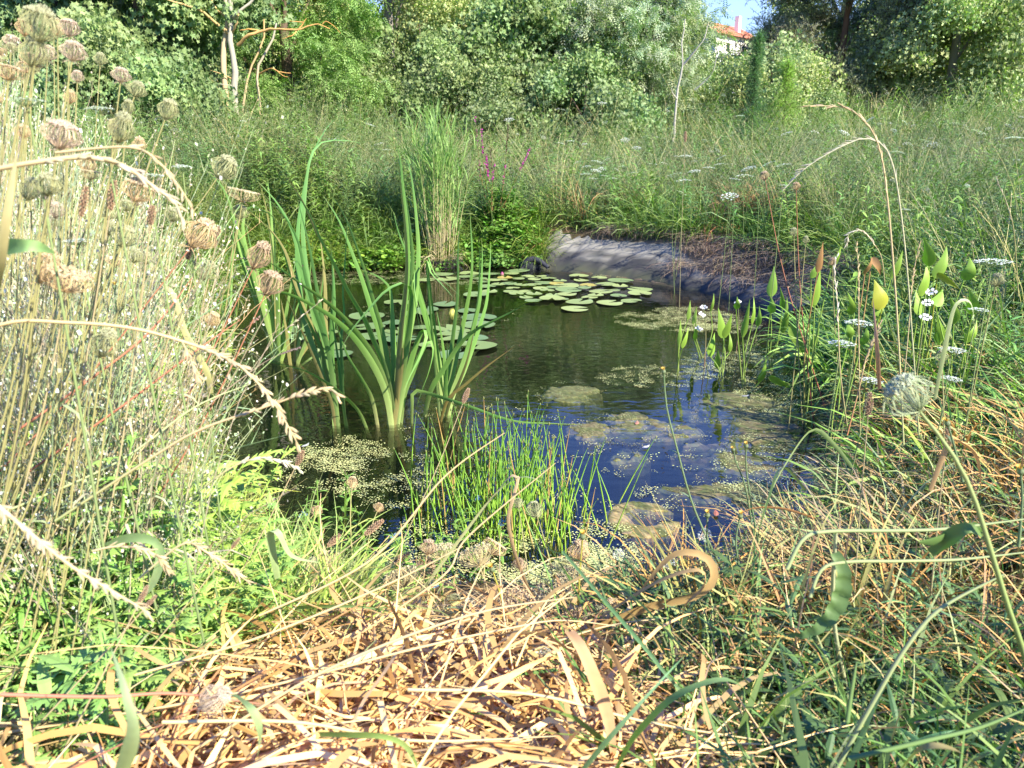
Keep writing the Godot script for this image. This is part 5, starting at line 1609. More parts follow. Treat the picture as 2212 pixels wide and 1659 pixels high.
	var broad := [weed(0.22, 11, 0.17, 0.016, Color(0.10, 0.19, 0.06)).mesh(), weed(0.26, 14, 0.14, 0.012, Color(0.12, 0.21, 0.07), true).mesh(), weed(0.3, 14, 0.16, 0.009, Color(0.14, 0.25, 0.09)).mesh()]
	xs = []
	c = PackedColorArray()
	patch(xs, c, 200, Vector2(0.25, -1.7), Vector2(1.6, -0.5), 0.15, 9, 0.55, 1.0, Color(1, 1, 1), 0.25, 0.6)
	patch(xs, c, 90, Vector2(1.1, -3.2), Vector2(2.4, -1.6), 0.15, 9, 0.7, 1.1, Color(1.5, 1.5, 1.1), 0.25, 0.5)
	stuff("broad_leaved_weeds", "dark broad-leaved weeds under the grass of the right foreground", "weeds", broad, lush_mat, xs, c)
	var bright := [tuft(26, 0.2, 0.42, 0.0028, 0.8, 1.7, Color(0.25, 0.40, 0.07), Color(0.38, 0.50, 0.12), 0.07, 0.2, 6).mesh(), tuft(26, 0.2, 0.5, 0.003, 0.7, 1.5, Color(0.25, 0.38, 0.08), Color(0.46, 0.50, 0.2), 0.07, 0.25, 6).mesh()]
	xs = []
	c = PackedColorArray()
	patch(xs, c, 340, Vector2(-1.5, -2.6), Vector2(-0.42, -1.3), 0.02, 9, 0.6, 1.0, Color(1, 1, 1), 0.2, 0.35)
	patch(xs, c, 420, Vector2(-3.2, -4.2), Vector2(-0.9, -1.0), 0.02, 9, 0.7, 1.2, Color(1.05, 1.0, 0.9), 0.25, 0.3)
	stuff("bright_grass", "sunlit yellow-green grass of the left bank", "grass", bright, leaf_mat, xs, c)
	var lobes := [weed(0.42, 20, 0.13, 0.012, Color(0.32, 0.50, 0.11), true).mesh(), weed(0.36, 18, 0.14, 0.013, Color(0.34, 0.52, 0.13), true).mesh(), weed(0.45, 22, 0.11, 0.010, Color(0.30, 0.48, 0.11), true).mesh()]
	xs = []
	c = PackedColorArray()
	patch(xs, c, 260, Vector2(-1.6, -1.75), Vector2(-0.55, -0.75), 0.3, 9, 0.6, 0.95, Color(1, 1, 1), 0.15, 0.4)
	patch(xs, c, 90, Vector2(-1.7, -1.9), Vector2(-0.85, -1.0), 0.4, 9, 0.95, 1.4, Color(1, 1, 1), 0.15, 0.35)
	stuff("mugwort_leaves", "lime green lobed weed leaves crowding the left front bank", "weeds", lobes, lush_mat, xs, c)
	var wild := [tangle(10, 0.5, 1.0, Color(0.36, 0.38, 0.17), Color(0.56, 0.55, 0.36), 18), tangle(10, 0.5, 0.95, Color(0.30, 0.37, 0.15), Color(0.52, 0.44, 0.30), 18), tangle(10, 0.45, 0.9, Color(0.40, 0.33, 0.18), Color(0.58, 0.56, 0.42), 16)]
	var wm := []
	for g in wild: wm.append(g.mesh())
	xs = []
	c = PackedColorArray()
	patch(xs, c, 420, Vector2(-3.6, -4.5), Vector2(-1.2, -1.2), 0.4, 9, 0.75, 1.15, Color(1.1, 1.05, 1.0), 0.2, 0.3)
	patch(xs, c, 60, Vector2(-1.6, -2.2), Vector2(-0.8, -1.2), 0.35, 9, 0.5, 0.8, Color(1.1, 1.05, 1.0), 0.2, 0.3)
	stuff("dry_weeds", "pale dry tangle of weed stalks on the left bank", "weeds", wm, dry_mat, xs, c)

	# the tall dense mass at the left edge, highest towards the left
	var mass := [tangle(6, 0.8, 1.05, Color(0.37, 0.43, 0.20), Color(0.60, 0.60, 0.48), 34), tangle(6, 0.8, 1.05, Color(0.30, 0.40, 0.17), Color(0.62, 0.52, 0.42), 34), tangle(6, 0.75, 1.0, Color(0.44, 0.36, 0.22), Color(0.56, 0.56, 0.46), 34), meadow_stalks(7, 0.75, 1.05, Color(0.36, 0.40, 0.17), Color(0.52, 0.45, 0.28))]
	var mm := []
	for g in mass: mm.append(g.mesh())
	xs = []
	c = PackedColorArray()
	for k in 1300:
		var z := rnd(-3.4, -1.25)
		var x := rnd(-3.2, -0.45)
		var px := 1106.0 + x / -z * 1560.0
		if px < -250 or px > 290 - 90.0 * rng.randf() * rng.randf() or from_shore(x, z) < 0.3: continue
		var tall := 0.205 - 0.30 * clampf(px / 400.0, -0.2, 1.0)   # how steeply up the eye looks at the tops
		var y0 := ground(x, z)
		var s := clampf((EYE.y + tall * -z - y0) * rnd(0.55, 1.02), 0.3, 1.5)
		xs.append(turned(Vector3(x, y0, z), rnd(0, TAU), Vector3(minf(s, 1.0) * 0.8, s, minf(s, 1.0) * 0.8), 0.2))
		c.append(tone(Color(1.0, 1.03, 1.05), 0.2))
	stuff("tall_dry_weeds", "dense pale tangle of tall seeding weeds at the left edge", "weeds", mm, dry_mat, xs, c)

	# ------------------------------------------------ wild carrots, dry and folded like nests
	var tan0 := Color(0.52, 0.38, 0.20)
	var green0 := Color(0.34, 0.35, 0.17)
	var brown0 := Color(0.40, 0.29, 0.17)
	var kinds := {"tan": [nest(0.12, 62, 1.0, tan0, 15).mesh(), nest(0.2, 62, 1.0, tan0, 15).mesh()], "green": [nest(0.05, 62, 1.0, green0, 15).mesh(), nest(0.15, 62, 1.0, green0, 15).mesh()], "brown": [nest(0.3, 62, 1.0, brown0, 15).mesh(), nest(0.1, 62, 1.0, brown0, 15).mesh()], "open": [nest(0.85, 62, 1.0, Color(0.45, 0.38, 0.2), 15).mesh(), nest(0.7, 62, 1.0, tan0, 15).mesh()], "pink": [nest(0.15, 62, 1.0, Color(0.50, 0.40, 0.28), 15).mesh(), nest(0.3, 62, 1.0, Color(0.50, 0.38, 0.27), 15).mesh()]}
	var red := Color(0.42, 0.14, 0.09)
	var stem_g := Color(0.32, 0.30, 0.12)
	# [x, y, width px, distance, kind, dx, dz, red stem, label]
	var heads := [
		[412, 505, 58, 1.45, "tan", -0.55, 0.1, 1, "plump tan seed head on a red stem, left of the cattails"],
		[546, 556, 50, 1.65, "brown", -0.62, 0.1, 1, "brown folded seed head on a red stem, before the back-left cattails"],
		[572, 612, 50, 1.62, "brown", -0.55, 0.12, 1, "brown seed head lowest and farthest right of the red-stemmed trio"],
		[470, 362, 44, 1.7, "green", -0.5, 0.0, 0, "grey-green round seed head high against the left bank shrubs"],
		[523, 418, 36, 1.7, "open", -0.35, 0.1, 0, "half-open yellow seed head just above a closed grey one"],
		[516, 458, 30, 1.72, "green", -0.4, 0.05, 0, "small closed grey seed head under the half-open yellow one"],
		[436, 580, 48, 1.6, "green", -0.15, 0.1, 0, "grey-green frizzy seed head between the tan head and the cattails"],
		[452, 690, 30, 1.6, "tan", 0.03, 0.05, 0, "small tan seed head on a hooked yellow stem at the water's left edge"],
		[85, 580, 60, 1.05, "tan", -0.08, 0.0, 0, "cream seed head, left one of the big pale pair"],
		[140, 598, 64, 1.05, "open", -0.02, 0.0, 0, "wide cream seed head, right one of the big pale pair"],
		[215, 742, 58, 1.1, "green", -0.12, 0.0, 0, "pale greenish seed head above the long arching straw"],
		[82, 65, 56, 1.0, "green", -0.12, 0.0, 0, "large round green seed head in the upper left corner"],
		[66, 118, 52, 1.0, "green", -0.02, 0.0, 0, "second round green seed head just under the topmost one"],
		[128, 288, 66, 1.0, "pink", -0.2, 0.0, 0, "large pinkish seed head at the left, beside a green one"],
		[255, 282, 52, 1.1, "green", -0.25, 0.0, 0, "ribbed green seed head right of the large pinkish one"],
		[356, 240, 36, 1.35, "green", -0.3, 0.0, 0, "small green seed head right of the tall pale cluster"],
		[290, 192, 34, 1.3, "green", -0.3, 0.0, 0, "pale green seed head highest on a slanting stem"],
		[102, 400, 46, 1.0, "green", 0.0, 0.0, 0, "green seed head below the pinkish one"],
		[58, 412, 42, 1.05, "green", 0.0, 0.1, 0, "green seed head at the left edge beside another green one"],
		[262, 512, 44, 1.25, "green", -0.08, 0.0, 0, "yellow-green seed head left of the plump tan one"],
		[288, 550, 34, 1.3, "green", -0.06, 0.0, 0, "small yellow-green seed head under its larger twin"],
		[370, 462, 32, 1.5, "green", -0.1, 0.0, 0, "small green seed head above the plump tan one"],
		[155, 110, 44, 1.1, "pink", -0.1, 0.0, 0, "ragged brown-pink seed head near the upper left corner"],
		[290, 415, 40, 1.3, "open", -0.15, 0.0, 0, "half-open green seed head under the white umbel on the left"],
		[430, 1490, 72, 0.82, "pink", -0.25, 0.0, 1, "shaggy pink-brown seed head lying low on the front straw"],
		[905, 1205, 62, 1.85, "brown", -0.1, 0.15, 0, "brown fan-shaped dry seed head at the front water edge"],
		[880, 1238, 30, 1.8, "open", -0.03, 0.1, 0, "small tan dry seed head under the brown fan"],
		[1160, 1098, 36, 1.95, "green", 0.04, 0.2, 0, "closed grey-green seed head in front of the rushes"],
		[1120, 1080, 30, 2.0, "green", 0.0, 0.2, 0, "narrow closed seed head left of the other before the rushes"],
		[1110, 1300, 62, 1.7, "open", 0.0, 0.05, 0, "wide straw-coloured open seed head in the middle of the front edge"],
		[1175, 1290, 52, 1.7, "open", 0.05, 0.05, 0, "reddish-tan open seed head beside the wide straw-coloured one"],
		[1060, 1175, 44, 1.85, "open", 0.0, 0.1, 0, "tan spread seed head at the foot of the rushes"],
		[1250, 1240, 44, 1.8, "open", 0.06, 0.1, 0, "loose tan seed head right of the hawkbit with yellow stem"],
		[1205, 1210, 50, 1.85, "green", -0.1, 0.1, 0, "grey-green seed head lying on its side by the rushes"],
		[1130, 1400, 50, 1.5, "open", -0.03, 0.0, 0, "pale open seed head under the long straw stalk"],
		[1300, 1320, 40, 1.65, "green", 0.0, 0.05, 0, "green seed head beside the buried grey stone"],
		[760, 1040, 26, 2.1, "tan", 0.02, 0.15, 0, "small tan seed head over the duckweed on the left"],
		[815, 1092, 24, 2.05, "tan", 0.0, 0.15, 0, "small tan seed head beside the forget-me-nots"],
		[678, 1098, 26, 2.0, "tan", -0.05, 0.1, 0, "cream seed head on a pale curved stem at the left front edge"],
		[1720, 402, 17, 3.3, "tan", 0.25, 0.0, 1, "small curled seed head on a bowed red stem above the right bank"],
		[1653, 380, 18, 3.4, "brown", 0.4, 0.0, 1, "dark bristly seed head at the end of a level stem"],
		[1715, 502, 15, 3.4, "green", 0.1, 0.0, 0, "small grey-green seed head over the rusty grass"],
		[1740, 520, 14, 3.3, "green", 0.05, 0.1, 0, "grey seed head just right of its neighbour over the rusty grass"],
		[1798, 565, 16, 2.9, "brown", 0.2, 0.0, 0, "brown dried head beside the withered arrowhead leaf"],
		[2035, 770, 26, 2.1, "green", 0.05, 0.0, 0, "pale green folded seed head among the white umbels"],
		[2150, 605, 28, 2.3, "green", 0.06, 0.0, 0, "grey seed head below the uppermost white umbel on the right"],
	]
	for r in heads:
		var s: float = r[2] / 1598.0 * r[3] * 1.15
		var pts := stand(r[0], r[1] + r[2] * 0.5, r[3], r[5] + (rnd(-0.55, -0.3) if r[0] < 500 else rnd(-0.05, 0.05)), r[6] + (rnd(0.0, 0.25) if r[0] < 500 else rnd(-0.1, 0.15)))
		var col: Color = red if r[7] == 1 else stem_g
		carrot("wild_carrot", r[8], pts, kinds[r[4]][i % 2], dry_mat, "seed_head", 0.0015 + 0.0003 * r[3], col.darkened(0.1), col.lerp(stem_g, 0.25), s)
		i += 1
	# more of the same crowd, alike
	for k in 46:
		var px := rnd(-10, 330)
		var py := rnd(20, 640) * (0.55 + 0.45 * px / 330.0) + 130.0 * px / 330.0
		var dist := rnd(1.15, 1.9)
		var w := rnd(0.018, 0.034)
		var pts := stand(px, py, dist, rnd(-0.5, -0.2), rnd(0.0, 0.2))
		var kind: String = ["green", "tan", "pink", "open", "green"][k % 5]
		carrot("wild_carrot", "small pale seed head crowded among others on the left bank", pts, kinds[kind][k % 2], dry_mat, "seed_head", 0.0016, stem_g, stem_g, w, "seed heads crowding the left bank")
	# and along the front edge of the water
	for k in 26:
		var px := rnd(620, 1360)
		var py := rnd(1190, 1370)
		var pts := stand(px, py, rnd(1.55, 1.85), rnd(-0.06, 0.08), rnd(0.0, 0.12))
		var kind: String = ["open", "tan", "open", "brown", "green"][k % 5]
		carrot("wild_carrot", "small dry seed head among the tangle along the front edge of the water", pts, kinds[kind][k % 2], dry_mat, "seed_head", 0.0017, Color(0.42, 0.33, 0.15), Color(0.46, 0.36, 0.18), rnd(0.03, 0.062), "dry seed heads along the front edge")
	# the big green head on the thick arched stem, right foreground
	var hp := [at(2235, 1500, 0.95), at(2205, 1390, 0.93), at(2180, 1320, 0.92), at(2140, 1190, 0.91), at(2098, 1060, 0.91), at(2050, 970, 0.91), at(1985, 888, 0.92)]
	carrot("wild_carrot", "big shaggy green seed head on a thick arched stem in the right foreground", hp, nest(0.25, 60, 1.0, Color(0.36, 0.42, 0.24), 12).mesh(), dry_mat, "seed_head", 0.0038, Color(0.20, 0.27, 0.08), Color(0.30, 0.36, 0.14), 0.058)
	# white umbels close by
	var um := []
	for k in 3: um.append(umbel(1.0, Color(0.18, 0.25, 0.09), 30, 12).mesh())
	for r in [[1852, 706, 64, 2.5, "brightest white flat umbel, upper of two on the right bank"], [1815, 746, 52, 2.5, "white flat umbel just below the brightest one"], [2055, 758, 52, 2.3, "white umbel seen edge-on right of the golden leaf"], [2052, 820, 50, 2.1, "lacy white umbel above the big shaggy green head"], [1880, 823, 44, 2.2, "pale umbel half hidden behind the big shaggy head"], [2142, 572, 70, 2.2, "wide white umbel highest at the right edge"], [2112, 672, 42, 2.5, "greyish white umbel under the wide highest one"], [320, 385, 60, 1.3, "bright white umbel among the left seed heads"], [395, 365, 40, 1.5, "white flower spray tilted above the left arching grass"], [165, 525, 50, 1.2, "narrow white umbel tilted beside the cream seed heads"], [60, 225, 60, 1.0, "blurred white umbel at the far left edge"], [215, 240, 56, 1.15, "white umbel between the pinkish and green seed heads"], [1955, 452, 22, 4.0, "small white umbel right of the arched grass stems"], [1692, 398, 18, 4.2, "tiny white umbel beside the curled seed head"], [2190, 300, 34, 4.0, "grey-white umbel by the right edge of the meadow"], [1598, 250, 20, 6, "lone grey umbel tall before the saplings"]]:
		var pts := stand(r[0], r[1] + 6, r[3], rnd(-0.04, 0.06), 0.0)
		carrot("wild_carrot", r[4], pts, um[i % 3], leaf_mat, "flower_head", 0.0022, Color(0.15, 0.21, 0.08), Color(0.25, 0.32, 0.12), r[2] / 1598.0 * r[3] * 0.5)
		i += 1

	# ------------------------------------------------ grass stalks with seed heads
	var p0 := Color(0.50, 0.36, 0.17)
	var p1 := Color(0.58, 0.45, 0.24)
	culm("grass_stalk", "long straw-coloured stalk arching from the left edge to hang over the water", [at(-160, 800, 0.9), at(0, 702, 0.92), at(150, 697, 0.95), at(280, 708, 0.97), at(380, 733, 1.0), at(470, 765, 1.0), at(530, 800, 1.0), at(590, 868, 1.0), at(622, 920, 1.0), at(646, 964, 1.0)], 0.0022, p0, p1, 0.62, 24, 0.019, 0.0032, p1)
	culm("grass_stalk", "straw seed spike branching down from the long left stalk", [at(393, 738, 1.0), at(405, 760, 1.0), at(418, 790, 1.0), at(428, 815, 1.0)], 0.001, p1, p1, 0.15, 11, 0.016, 0.003, p1)
	culm("grass_stalk", "straw stalk rising right from the left bank, its spike crossing the hanging one", [at(120, 1125, 1.05), at(350, 974, 1.05), at(440, 925, 1.05), at(540, 890, 1.05), at(605, 868, 1.05), at(655, 850, 1.05), at(712, 840, 1.05), at(738, 872, 1.05)], 0.002, Color(0.38, 0.42, 0.17), p1, 0.66, 16, 0.018, 0.0033, p1)
	culm("grass_stalk", "thick pale stalk bowed over in the upper left", [at(-30, 370, 0.85), at(70, 352, 0.85), at(180, 340, 0.86), at(262, 356, 0.88), at(330, 402, 0.9), at(378, 438, 0.9), at(393, 475, 0.9)], 0.0026, p1, p1, 0.25, 16, 0.02, 0.003, Color(0.62, 0.5, 0.3))
	culm("grass_stalk", "thin pale stalk beside the thick bowed one", [at(120, 330, 0.95), at(280, 318, 0.95), at(345, 352, 0.95), at(398, 420, 0.95), at(418, 458, 0.95)], 0.0015, p1, p1, 0.45, 10, 0.017, 0.0024, p1)
	culm("grass_stalk", "tall arched grass with drooping pale head above the right meadow", [at(1952, 960, 1.75), at(1940, 720, 1.75), at(1928, 550, 1.75), at(1914, 402, 1.75), at(1901, 325, 1.75), at(1882, 280, 1.75), at(1858, 252, 1.75), at(1830, 234, 1.75), at(1788, 229, 1.75), at(1735, 229, 1.75)], 0.0021, Color(0.40, 0.42, 0.18), p1, 0.66, 20, 0.022, 0.0025, p1)
	culm("grass_stalk", "arched grass whose long head points down left across the meadow", [at(1985, 940, 1.85), at(1970, 720, 1.85), at(1956, 546, 1.85), at(1938, 402, 1.85), at(1921, 335, 1.85), at(1900, 308, 1.85), at(1865, 299, 1.85), at(1830, 311, 1.85), at(1788, 332, 1.85), at(1735, 367, 1.85), at(1690, 413, 1.85)], 0.0018, Color(0.36, 0.40, 0.17), Color(0.55, 0.52, 0.30), 0.62, 20, 0.024, 0.0020, Color(0.62, 0.58, 0.40), false)
	culm("grass_stalk", "white-tipped grass stalk standing on the right bank, left of its pair", [at(1830, 920, 2.2), at(1815, 800, 2.2), at(1809, 660, 2.2), at(1802, 580, 2.2), at(1812, 545, 2.2)], 0.0017, stem_g, p1, 0.62, 14, 0.02, 0.003, Color(0.74, 0.68, 0.52))
	culm("grass_stalk", "straight grass stalk with a slim straw spike, right of its pair", [at(1858, 940, 2.2), at(1855, 720, 2.2), at(1855, 600, 2.2), at(1850, 525, 2.2)], 0.0016, stem_g, p1, 0.72, 12, 0.018, 0.0025, p1)
	culm("grass_stalk", "grass stalk leaning right with a pale spike over the golden leaf", [at(1945, 900, 2.3), at(1962, 720, 2.3), at(1972, 600, 2.3), at(1988, 520, 2.3)], 0.0016, stem_g, p1, 0.68, 12, 0.018, 0.0025, p1)
	culm("grass_stalk", "rust-coloured stalk with a bleached spike beside the brightest umbel", [at(1830, 940, 2.0), at(1858, 830, 2.0), at(1872, 770, 2.0), at(1905, 690, 2.0)], 0.0018, Color(0.5, 0.22, 0.1), p0, 0.5, 14, 0.018, 0.0028, p1)
	culm("grass_stalk", "thin grass with a dark spike at the upper right", [at(2200, 640, 2.4), at(2190, 500, 2.4), at(2175, 440, 2.4), at(2160, 405, 2.4), at(2150, 380, 2.4)], 0.0015, stem_g, stem_g, 0.62, 12, 0.018, 0.0024, Color(0.45, 0.40, 0.25))
	culm("grass_stalk", "small drooping oat-like head right of the arched stems", [at(1912, 620, 2.6), at(1905, 560, 2.6), at(1890, 530, 2.6), at(1862, 498, 2.6), at(1835, 505, 2.6), at(1828, 530, 2.6)], 0.0014, stem_g, p1, 0.5, 18, 0.022, 0.0028, Color(0.62, 0.56, 0.38))
	culm("grass_stalk", "overexposed pale spike slanting down across the lower left", [at(-40, 1060, 0.62), at(40, 1130, 0.62), at(150, 1220, 0.63), at(240, 1275, 0.64), at(325, 1325, 0.65)], 0.0016, Color(0.66, 0.62, 0.42), p1, 0.1, 26, 0.015, 0.0022, Color(0.62, 0.5, 0.3))
	culm("grass_stalk", "bent pale spike hanging over the straw left of centre", [at(200, 1190, 0.95), at(260, 1180, 0.95), at(330, 1195, 0.95), at(370, 1240, 0.95)], 0.0015, p1, p1, 0.2, 16, 0.018, 0.0026, p1)
	culm("grass_stalk", "pale drooping spike above the left front straw", [at(300, 1250, 1.0), at(395, 1175, 1.0), at(450, 1195, 1.0), at(500, 1230, 1.0), at(540, 1260, 1.0)], 0.0016, Color(0.5, 0.5, 0.25), p1, 0.45, 16, 0.018, 0.0026, p1)
	culm("grass_stalk", "green-white spike over the left water edge", [at(430, 1060, 1.3), at(500, 1010, 1.3), at(560, 990, 1.3), at(620, 1000, 1.3), at(655, 1020, 1.3)], 0.0016, Color(0.4, 0.46, 0.2), p1, 0.4, 16, 0.018, 0.0026, Color(0.66, 0.62, 0.42))
	culm("grass_stalk", "small purplish spike on a long thin stem before the left cattails", [at(160, 1180, 1.3), at(300, 980, 1.4), at(480, 760, 1.6), at(560, 685, 1.65)], 0.0014, stem_g, Color(0.40, 0.30, 0.18), 0.96, 12, 0.007, 0.0035, Color(0.28, 0.16, 0.11))
	culm("grass_stalk", "dark slender plantain spike pointing at the left lily pads", [at(230, 1200, 1.3), at(400, 930, 1.45), at(560, 790, 1.6), at(650, 750, 1.65)], 0.0014, stem_g, Color(0.36, 0.28, 0.18), 0.92, 26, 0.006, 0.0032, Color(0.16, 0.12, 0.10))
	# long bare stalks lying over the straw
	var lying := [[[-30, 1590], [500, 1500], [900, 1400], [1106, 1356], [1210, 1340], [1330, 1352], 0.95, "bright pale stalk lying right across the middle of the straw"], [[760, 1540], [1106, 1420], [1300, 1355], [1440, 1335], 1.15, "straw stalk ending in a cut tip near the curled leaf"], [[560, 1330], [800, 1210], [960, 1030], [1090, 935], 1.2, "long stalk rising from the straw towards the rushes"], [[700, 1420], [950, 1250], [1010, 1160], [1200, 1000], 1.25, "straw stem ending in a frayed curl before the rushes"], [[250, 1470], [550, 1380], [820, 1270], [1000, 1180], 1.0, "thin straw stalk slanting up through the left straw"], [[420, 1620], [700, 1450], [1010, 1330], [1240, 1290], 0.9, "pale stalk below and parallel to the brightest one"], [[1000, 1320], [1200, 1390], [1400, 1440], [1720, 1425], 1.15, "jointed brown stalk lying level right of centre"], [[880, 1490], [1150, 1500], [1400, 1560], [1650, 1600], 0.85, "thin straw stalk sloping down to the lower right"], [[350, 1560], [640, 1560], [900, 1600], [1200, 1590], 0.75, "straw stalk along the bottom of the picture"], [[0, 1500], [220, 1505], [380, 1498], [560, 1520], 0.75, "reddish stalk lying level at the lower left"], [[0, 1110], [250, 1000], [420, 880], [540, 830], 1.2, "pale green stalk crossing the left bank grasses"], [[30, 935], [180, 830], [320, 720], [415, 600], 1.25, "red-brown stalk slanting across the left bank"], [[60, 1020], [260, 880], [420, 760], [520, 690], 1.35, "second red-brown stalk, below the first on the left bank"]]
	for r in lying:
		var d: float = r[r.size() - 2]
		var pts := []
		for k in r.size() - 2: pts.append(at(r[k][0], r[k][1], d + 0.04 * k))
		var col := Color(0.58, 0.44, 0.22)
		if "red" in r[r.size() - 1]: col = Color(0.45, 0.18, 0.11)
		if "green" in r[r.size() - 1]: col = Color(0.42, 0.48, 0.22)
		if "brown stalk lying" in r[r.size() - 1]: col = Color(0.5, 0.36, 0.17)
		culm("dry_stalk", r[r.size() - 1], pts, 0.0023 if d < 1.0 else 0.0021, col, tone(col, 0.1), 0.0, 0, 0, 0, col)

	# ------------------------------------------------ single leaves that catch the eye
	var tanl := Color(0.55, 0.34, 0.12)
	# [label, half width, colour, distance, points..., facing]
	var blades := [
		["broad dry brown leaf curled into a loop right of centre", 0.012, tanl, 1.35, [[1190, 1400], [1300, 1350], [1400, 1310], [1490, 1290], [1535, 1262], [1542, 1228], [1520, 1200], [1480, 1192], [1445, 1205], [1400, 1255], [1370, 1295]], Vector3(0.2, 1, 0.3)],
		["dry leaf bending from the curled loop down to the right", 0.008, tanl, 1.32, [[1300, 1330], [1400, 1265], [1470, 1235], [1520, 1232], [1520, 1270], [1480, 1310], [1470, 1370], [1460, 1390]], Vector3(0.5, 0.6, 0.5)],
		["twisted tan leaf before the rushes, bent at its top", 0.0048, Color(0.60, 0.44, 0.22), 1.55, [[1160, 1310], [1120, 1220], [1098, 1130], [1110, 1070], [1120, 1030], [1100, 1030], [1060, 1080], [1010, 1150]], Vector3(1, 0, 0.4)],
		["pale green leaf hooked over the rushes", 0.007, Color(0.45, 0.47, 0.25), 1.5, [[900, 1290], [1010, 1140], [1065, 1070], [1110, 1035], [1145, 1030], [1175, 1050], [1170, 1095], [1150, 1110]], Vector3(0.3, 1, 0.3)],
		["flat tan leaf hanging down at the bottom right of centre", 0.011, Color(0.50, 0.30, 0.14), 0.95, [[1230, 1365], [1255, 1400], [1285, 1470], [1315, 1560], [1330, 1680]], Vector3(1, 0, 0.3)],
		["wide green blade arching up from the bottom edge", 0.007, Color(0.15, 0.26, 0.06), 0.85, [[1320, 1690], [1360, 1610], [1400, 1560], [1460, 1505], [1546, 1470], [1596, 1480], [1640, 1530], [1660, 1560]], Vector3(0.2, 1, 0.1)],
		["straight blue-green blade rising from the bottom edge", 0.004, Color(0.16, 0.32, 0.15), 0.8, [[1245, 1680], [1330, 1580], [1420, 1480], [1482, 1413]], Vector3(1, 0, 0.4)],
		["long blue-green stem sloping down to the right", 0.003, Color(0.18, 0.33, 0.17), 1.2, [[1106, 1160], [1276, 1222], [1381, 1300], [1476, 1400], [1606, 1525], [1700, 1610]], Vector3(1, 0, 0.4)],
		["second blue-green stem crossing below the curled leaf", 0.0035, Color(0.15, 0.29, 0.13), 1.1, [[1215, 1190], [1300, 1290], [1390, 1395], [1470, 1490], [1600, 1600]], Vector3(1, 0, 0.4)],
		["green ribbon leaf arched at the bottom left of centre", 0.005, Color(0.24, 0.36, 0.09), 0.8, [[690, 1585], [760, 1586], [830, 1590], [880, 1615], [910, 1680]], Vector3(0.2, 1, 0.2)],
		["grey-green blade hanging from the lower left", 0.006, Color(0.30, 0.40, 0.16), 0.7, [[500, 1500], [540, 1530], [560, 1580], [555, 1640]], Vector3(1, 0, 0.3)],
		["pale translucent blade leaning left at the lower left edge", 0.008, Color(0.38, 0.48, 0.20), 0.6, [[250, 1690], [285, 1590], [270, 1500], [240, 1400]], Vector3(1, 0, 0.3)],
		["curved grey-green leaf at the left water edge", 0.009, Color(0.34, 0.46, 0.20), 1.2, [[230, 1180], [290, 1160], [345, 1180], [330, 1260], [260, 1330]], Vector3(0.3, 1, 0.2)],
		["light green leaf bowing over the forget-me-nots", 0.008, Color(0.36, 0.48, 0.20), 1.3, [[600, 1250], [585, 1160], [600, 1150], [630, 1200], [690, 1215]], Vector3(0.3, 1, 0.2)],
		["level green blade below the forget-me-nots", 0.006, Color(0.26, 0.42, 0.14), 1.35, [[640, 1312], [720, 1308], [800, 1312], [870, 1330]], Vector3(0, 1, 0.3)],
		["yellow-green leaf curled like a hook at the left bank", 0.007, Color(0.48, 0.46, 0.20), 1.5, [[455, 850], [445, 800], [400, 720], [380, 650], [360, 622], [330, 630], [300, 650]], Vector3(0.4, 1, 0.4)],
		["lime green leaf lying level at the far left edge", 0.009, Color(0.24, 0.42, 0.13), 0.85, [[-20, 535], [40, 530], [80, 532], [120, 548]], Vector3(0, 1, 0.3)],
		["tall pale blade at the far left edge", 0.005, Color(0.50, 0.55, 0.26), 0.75, [[-15, 650], [0, 560], [20, 430], [38, 320]], Vector3(1, 0, 0.2)],
		["slender dry blade hanging right of the arched head", 0.005, Color(0.40, 0.42, 0.22), 1.6, [[1740, 1060], [1690, 1010], [1660, 1080], [1630, 1180]], Vector3(1, 0, 0.4)],
		["long green blade curving out over the right shallows", 0.006, Color(0.30, 0.40, 0.16), 1.7, [[1840, 1010], [1800, 960], [1755, 930], [1700, 1000], [1660, 1075], [1640, 1130]], Vector3(0.4, 0.8, 0.4)],
		["rusty blade bowed above the pale stone", 0.005, Color(0.45, 0.24, 0.10), 1.65, [[1760, 1120], [1680, 1098], [1600, 1110], [1540, 1190], [1500, 1240]], Vector3(0.3, 0.8, 0.4)],
		["bleached dry leaf standing between the right umbels", 0.006, Color(0.52, 0.30, 0.15), 2.0, [[1900, 840], [1895, 760], [1890, 700], [1885, 640]], Vector3(1, 0, 0.3)],
		["hooked leaf with a folded pale tip at the right edge", 0.006, Color(0.42, 0.46, 0.22), 1.9, [[2020, 860], [2040, 760], [2060, 670], [2080, 648], [2100, 660], [2105, 720]], Vector3(1, 0.3, 0.3)],
		["crooked tan blade over the right withered grass", 0.006, Color(0.55, 0.36, 0.18), 1.4, [[2010, 1060], [2050, 960], [2080, 960], [2110, 990], [2120, 1050]], Vector3(0.6, 0.6, 0.3)],
		["broad dark blade curving in the lower right corner", 0.007, Color(0.10, 0.19, 0.05), 0.75, [[1930, 1690], [1990, 1620], [2060, 1620], [2120, 1660]], Vector3(0.1, 1, 0.2)],
	]
	for r in blades:
		var pts := []
		var m: int = r[4].size()
		for k in m: pts.append(at(r[4][k][0], r[4][k][1], r[3] - 0.05 * sin(PI * k / (m - 1))))
		var o := thing("long_grass", r[0], "grass", pts[0])
		var col: Color = r[2]
		long_leaf(o, "blade", pts, r[1], PackedColorArray([col.darkened(0.1), tone(col, 0.1), tone(col, 0.1).lightened(0.05), tone(col, 0.12)]), dry_mat if col.r > col.g else lush_mat, 30, 0.25, rnd(-0.6, 0.6), r[5])

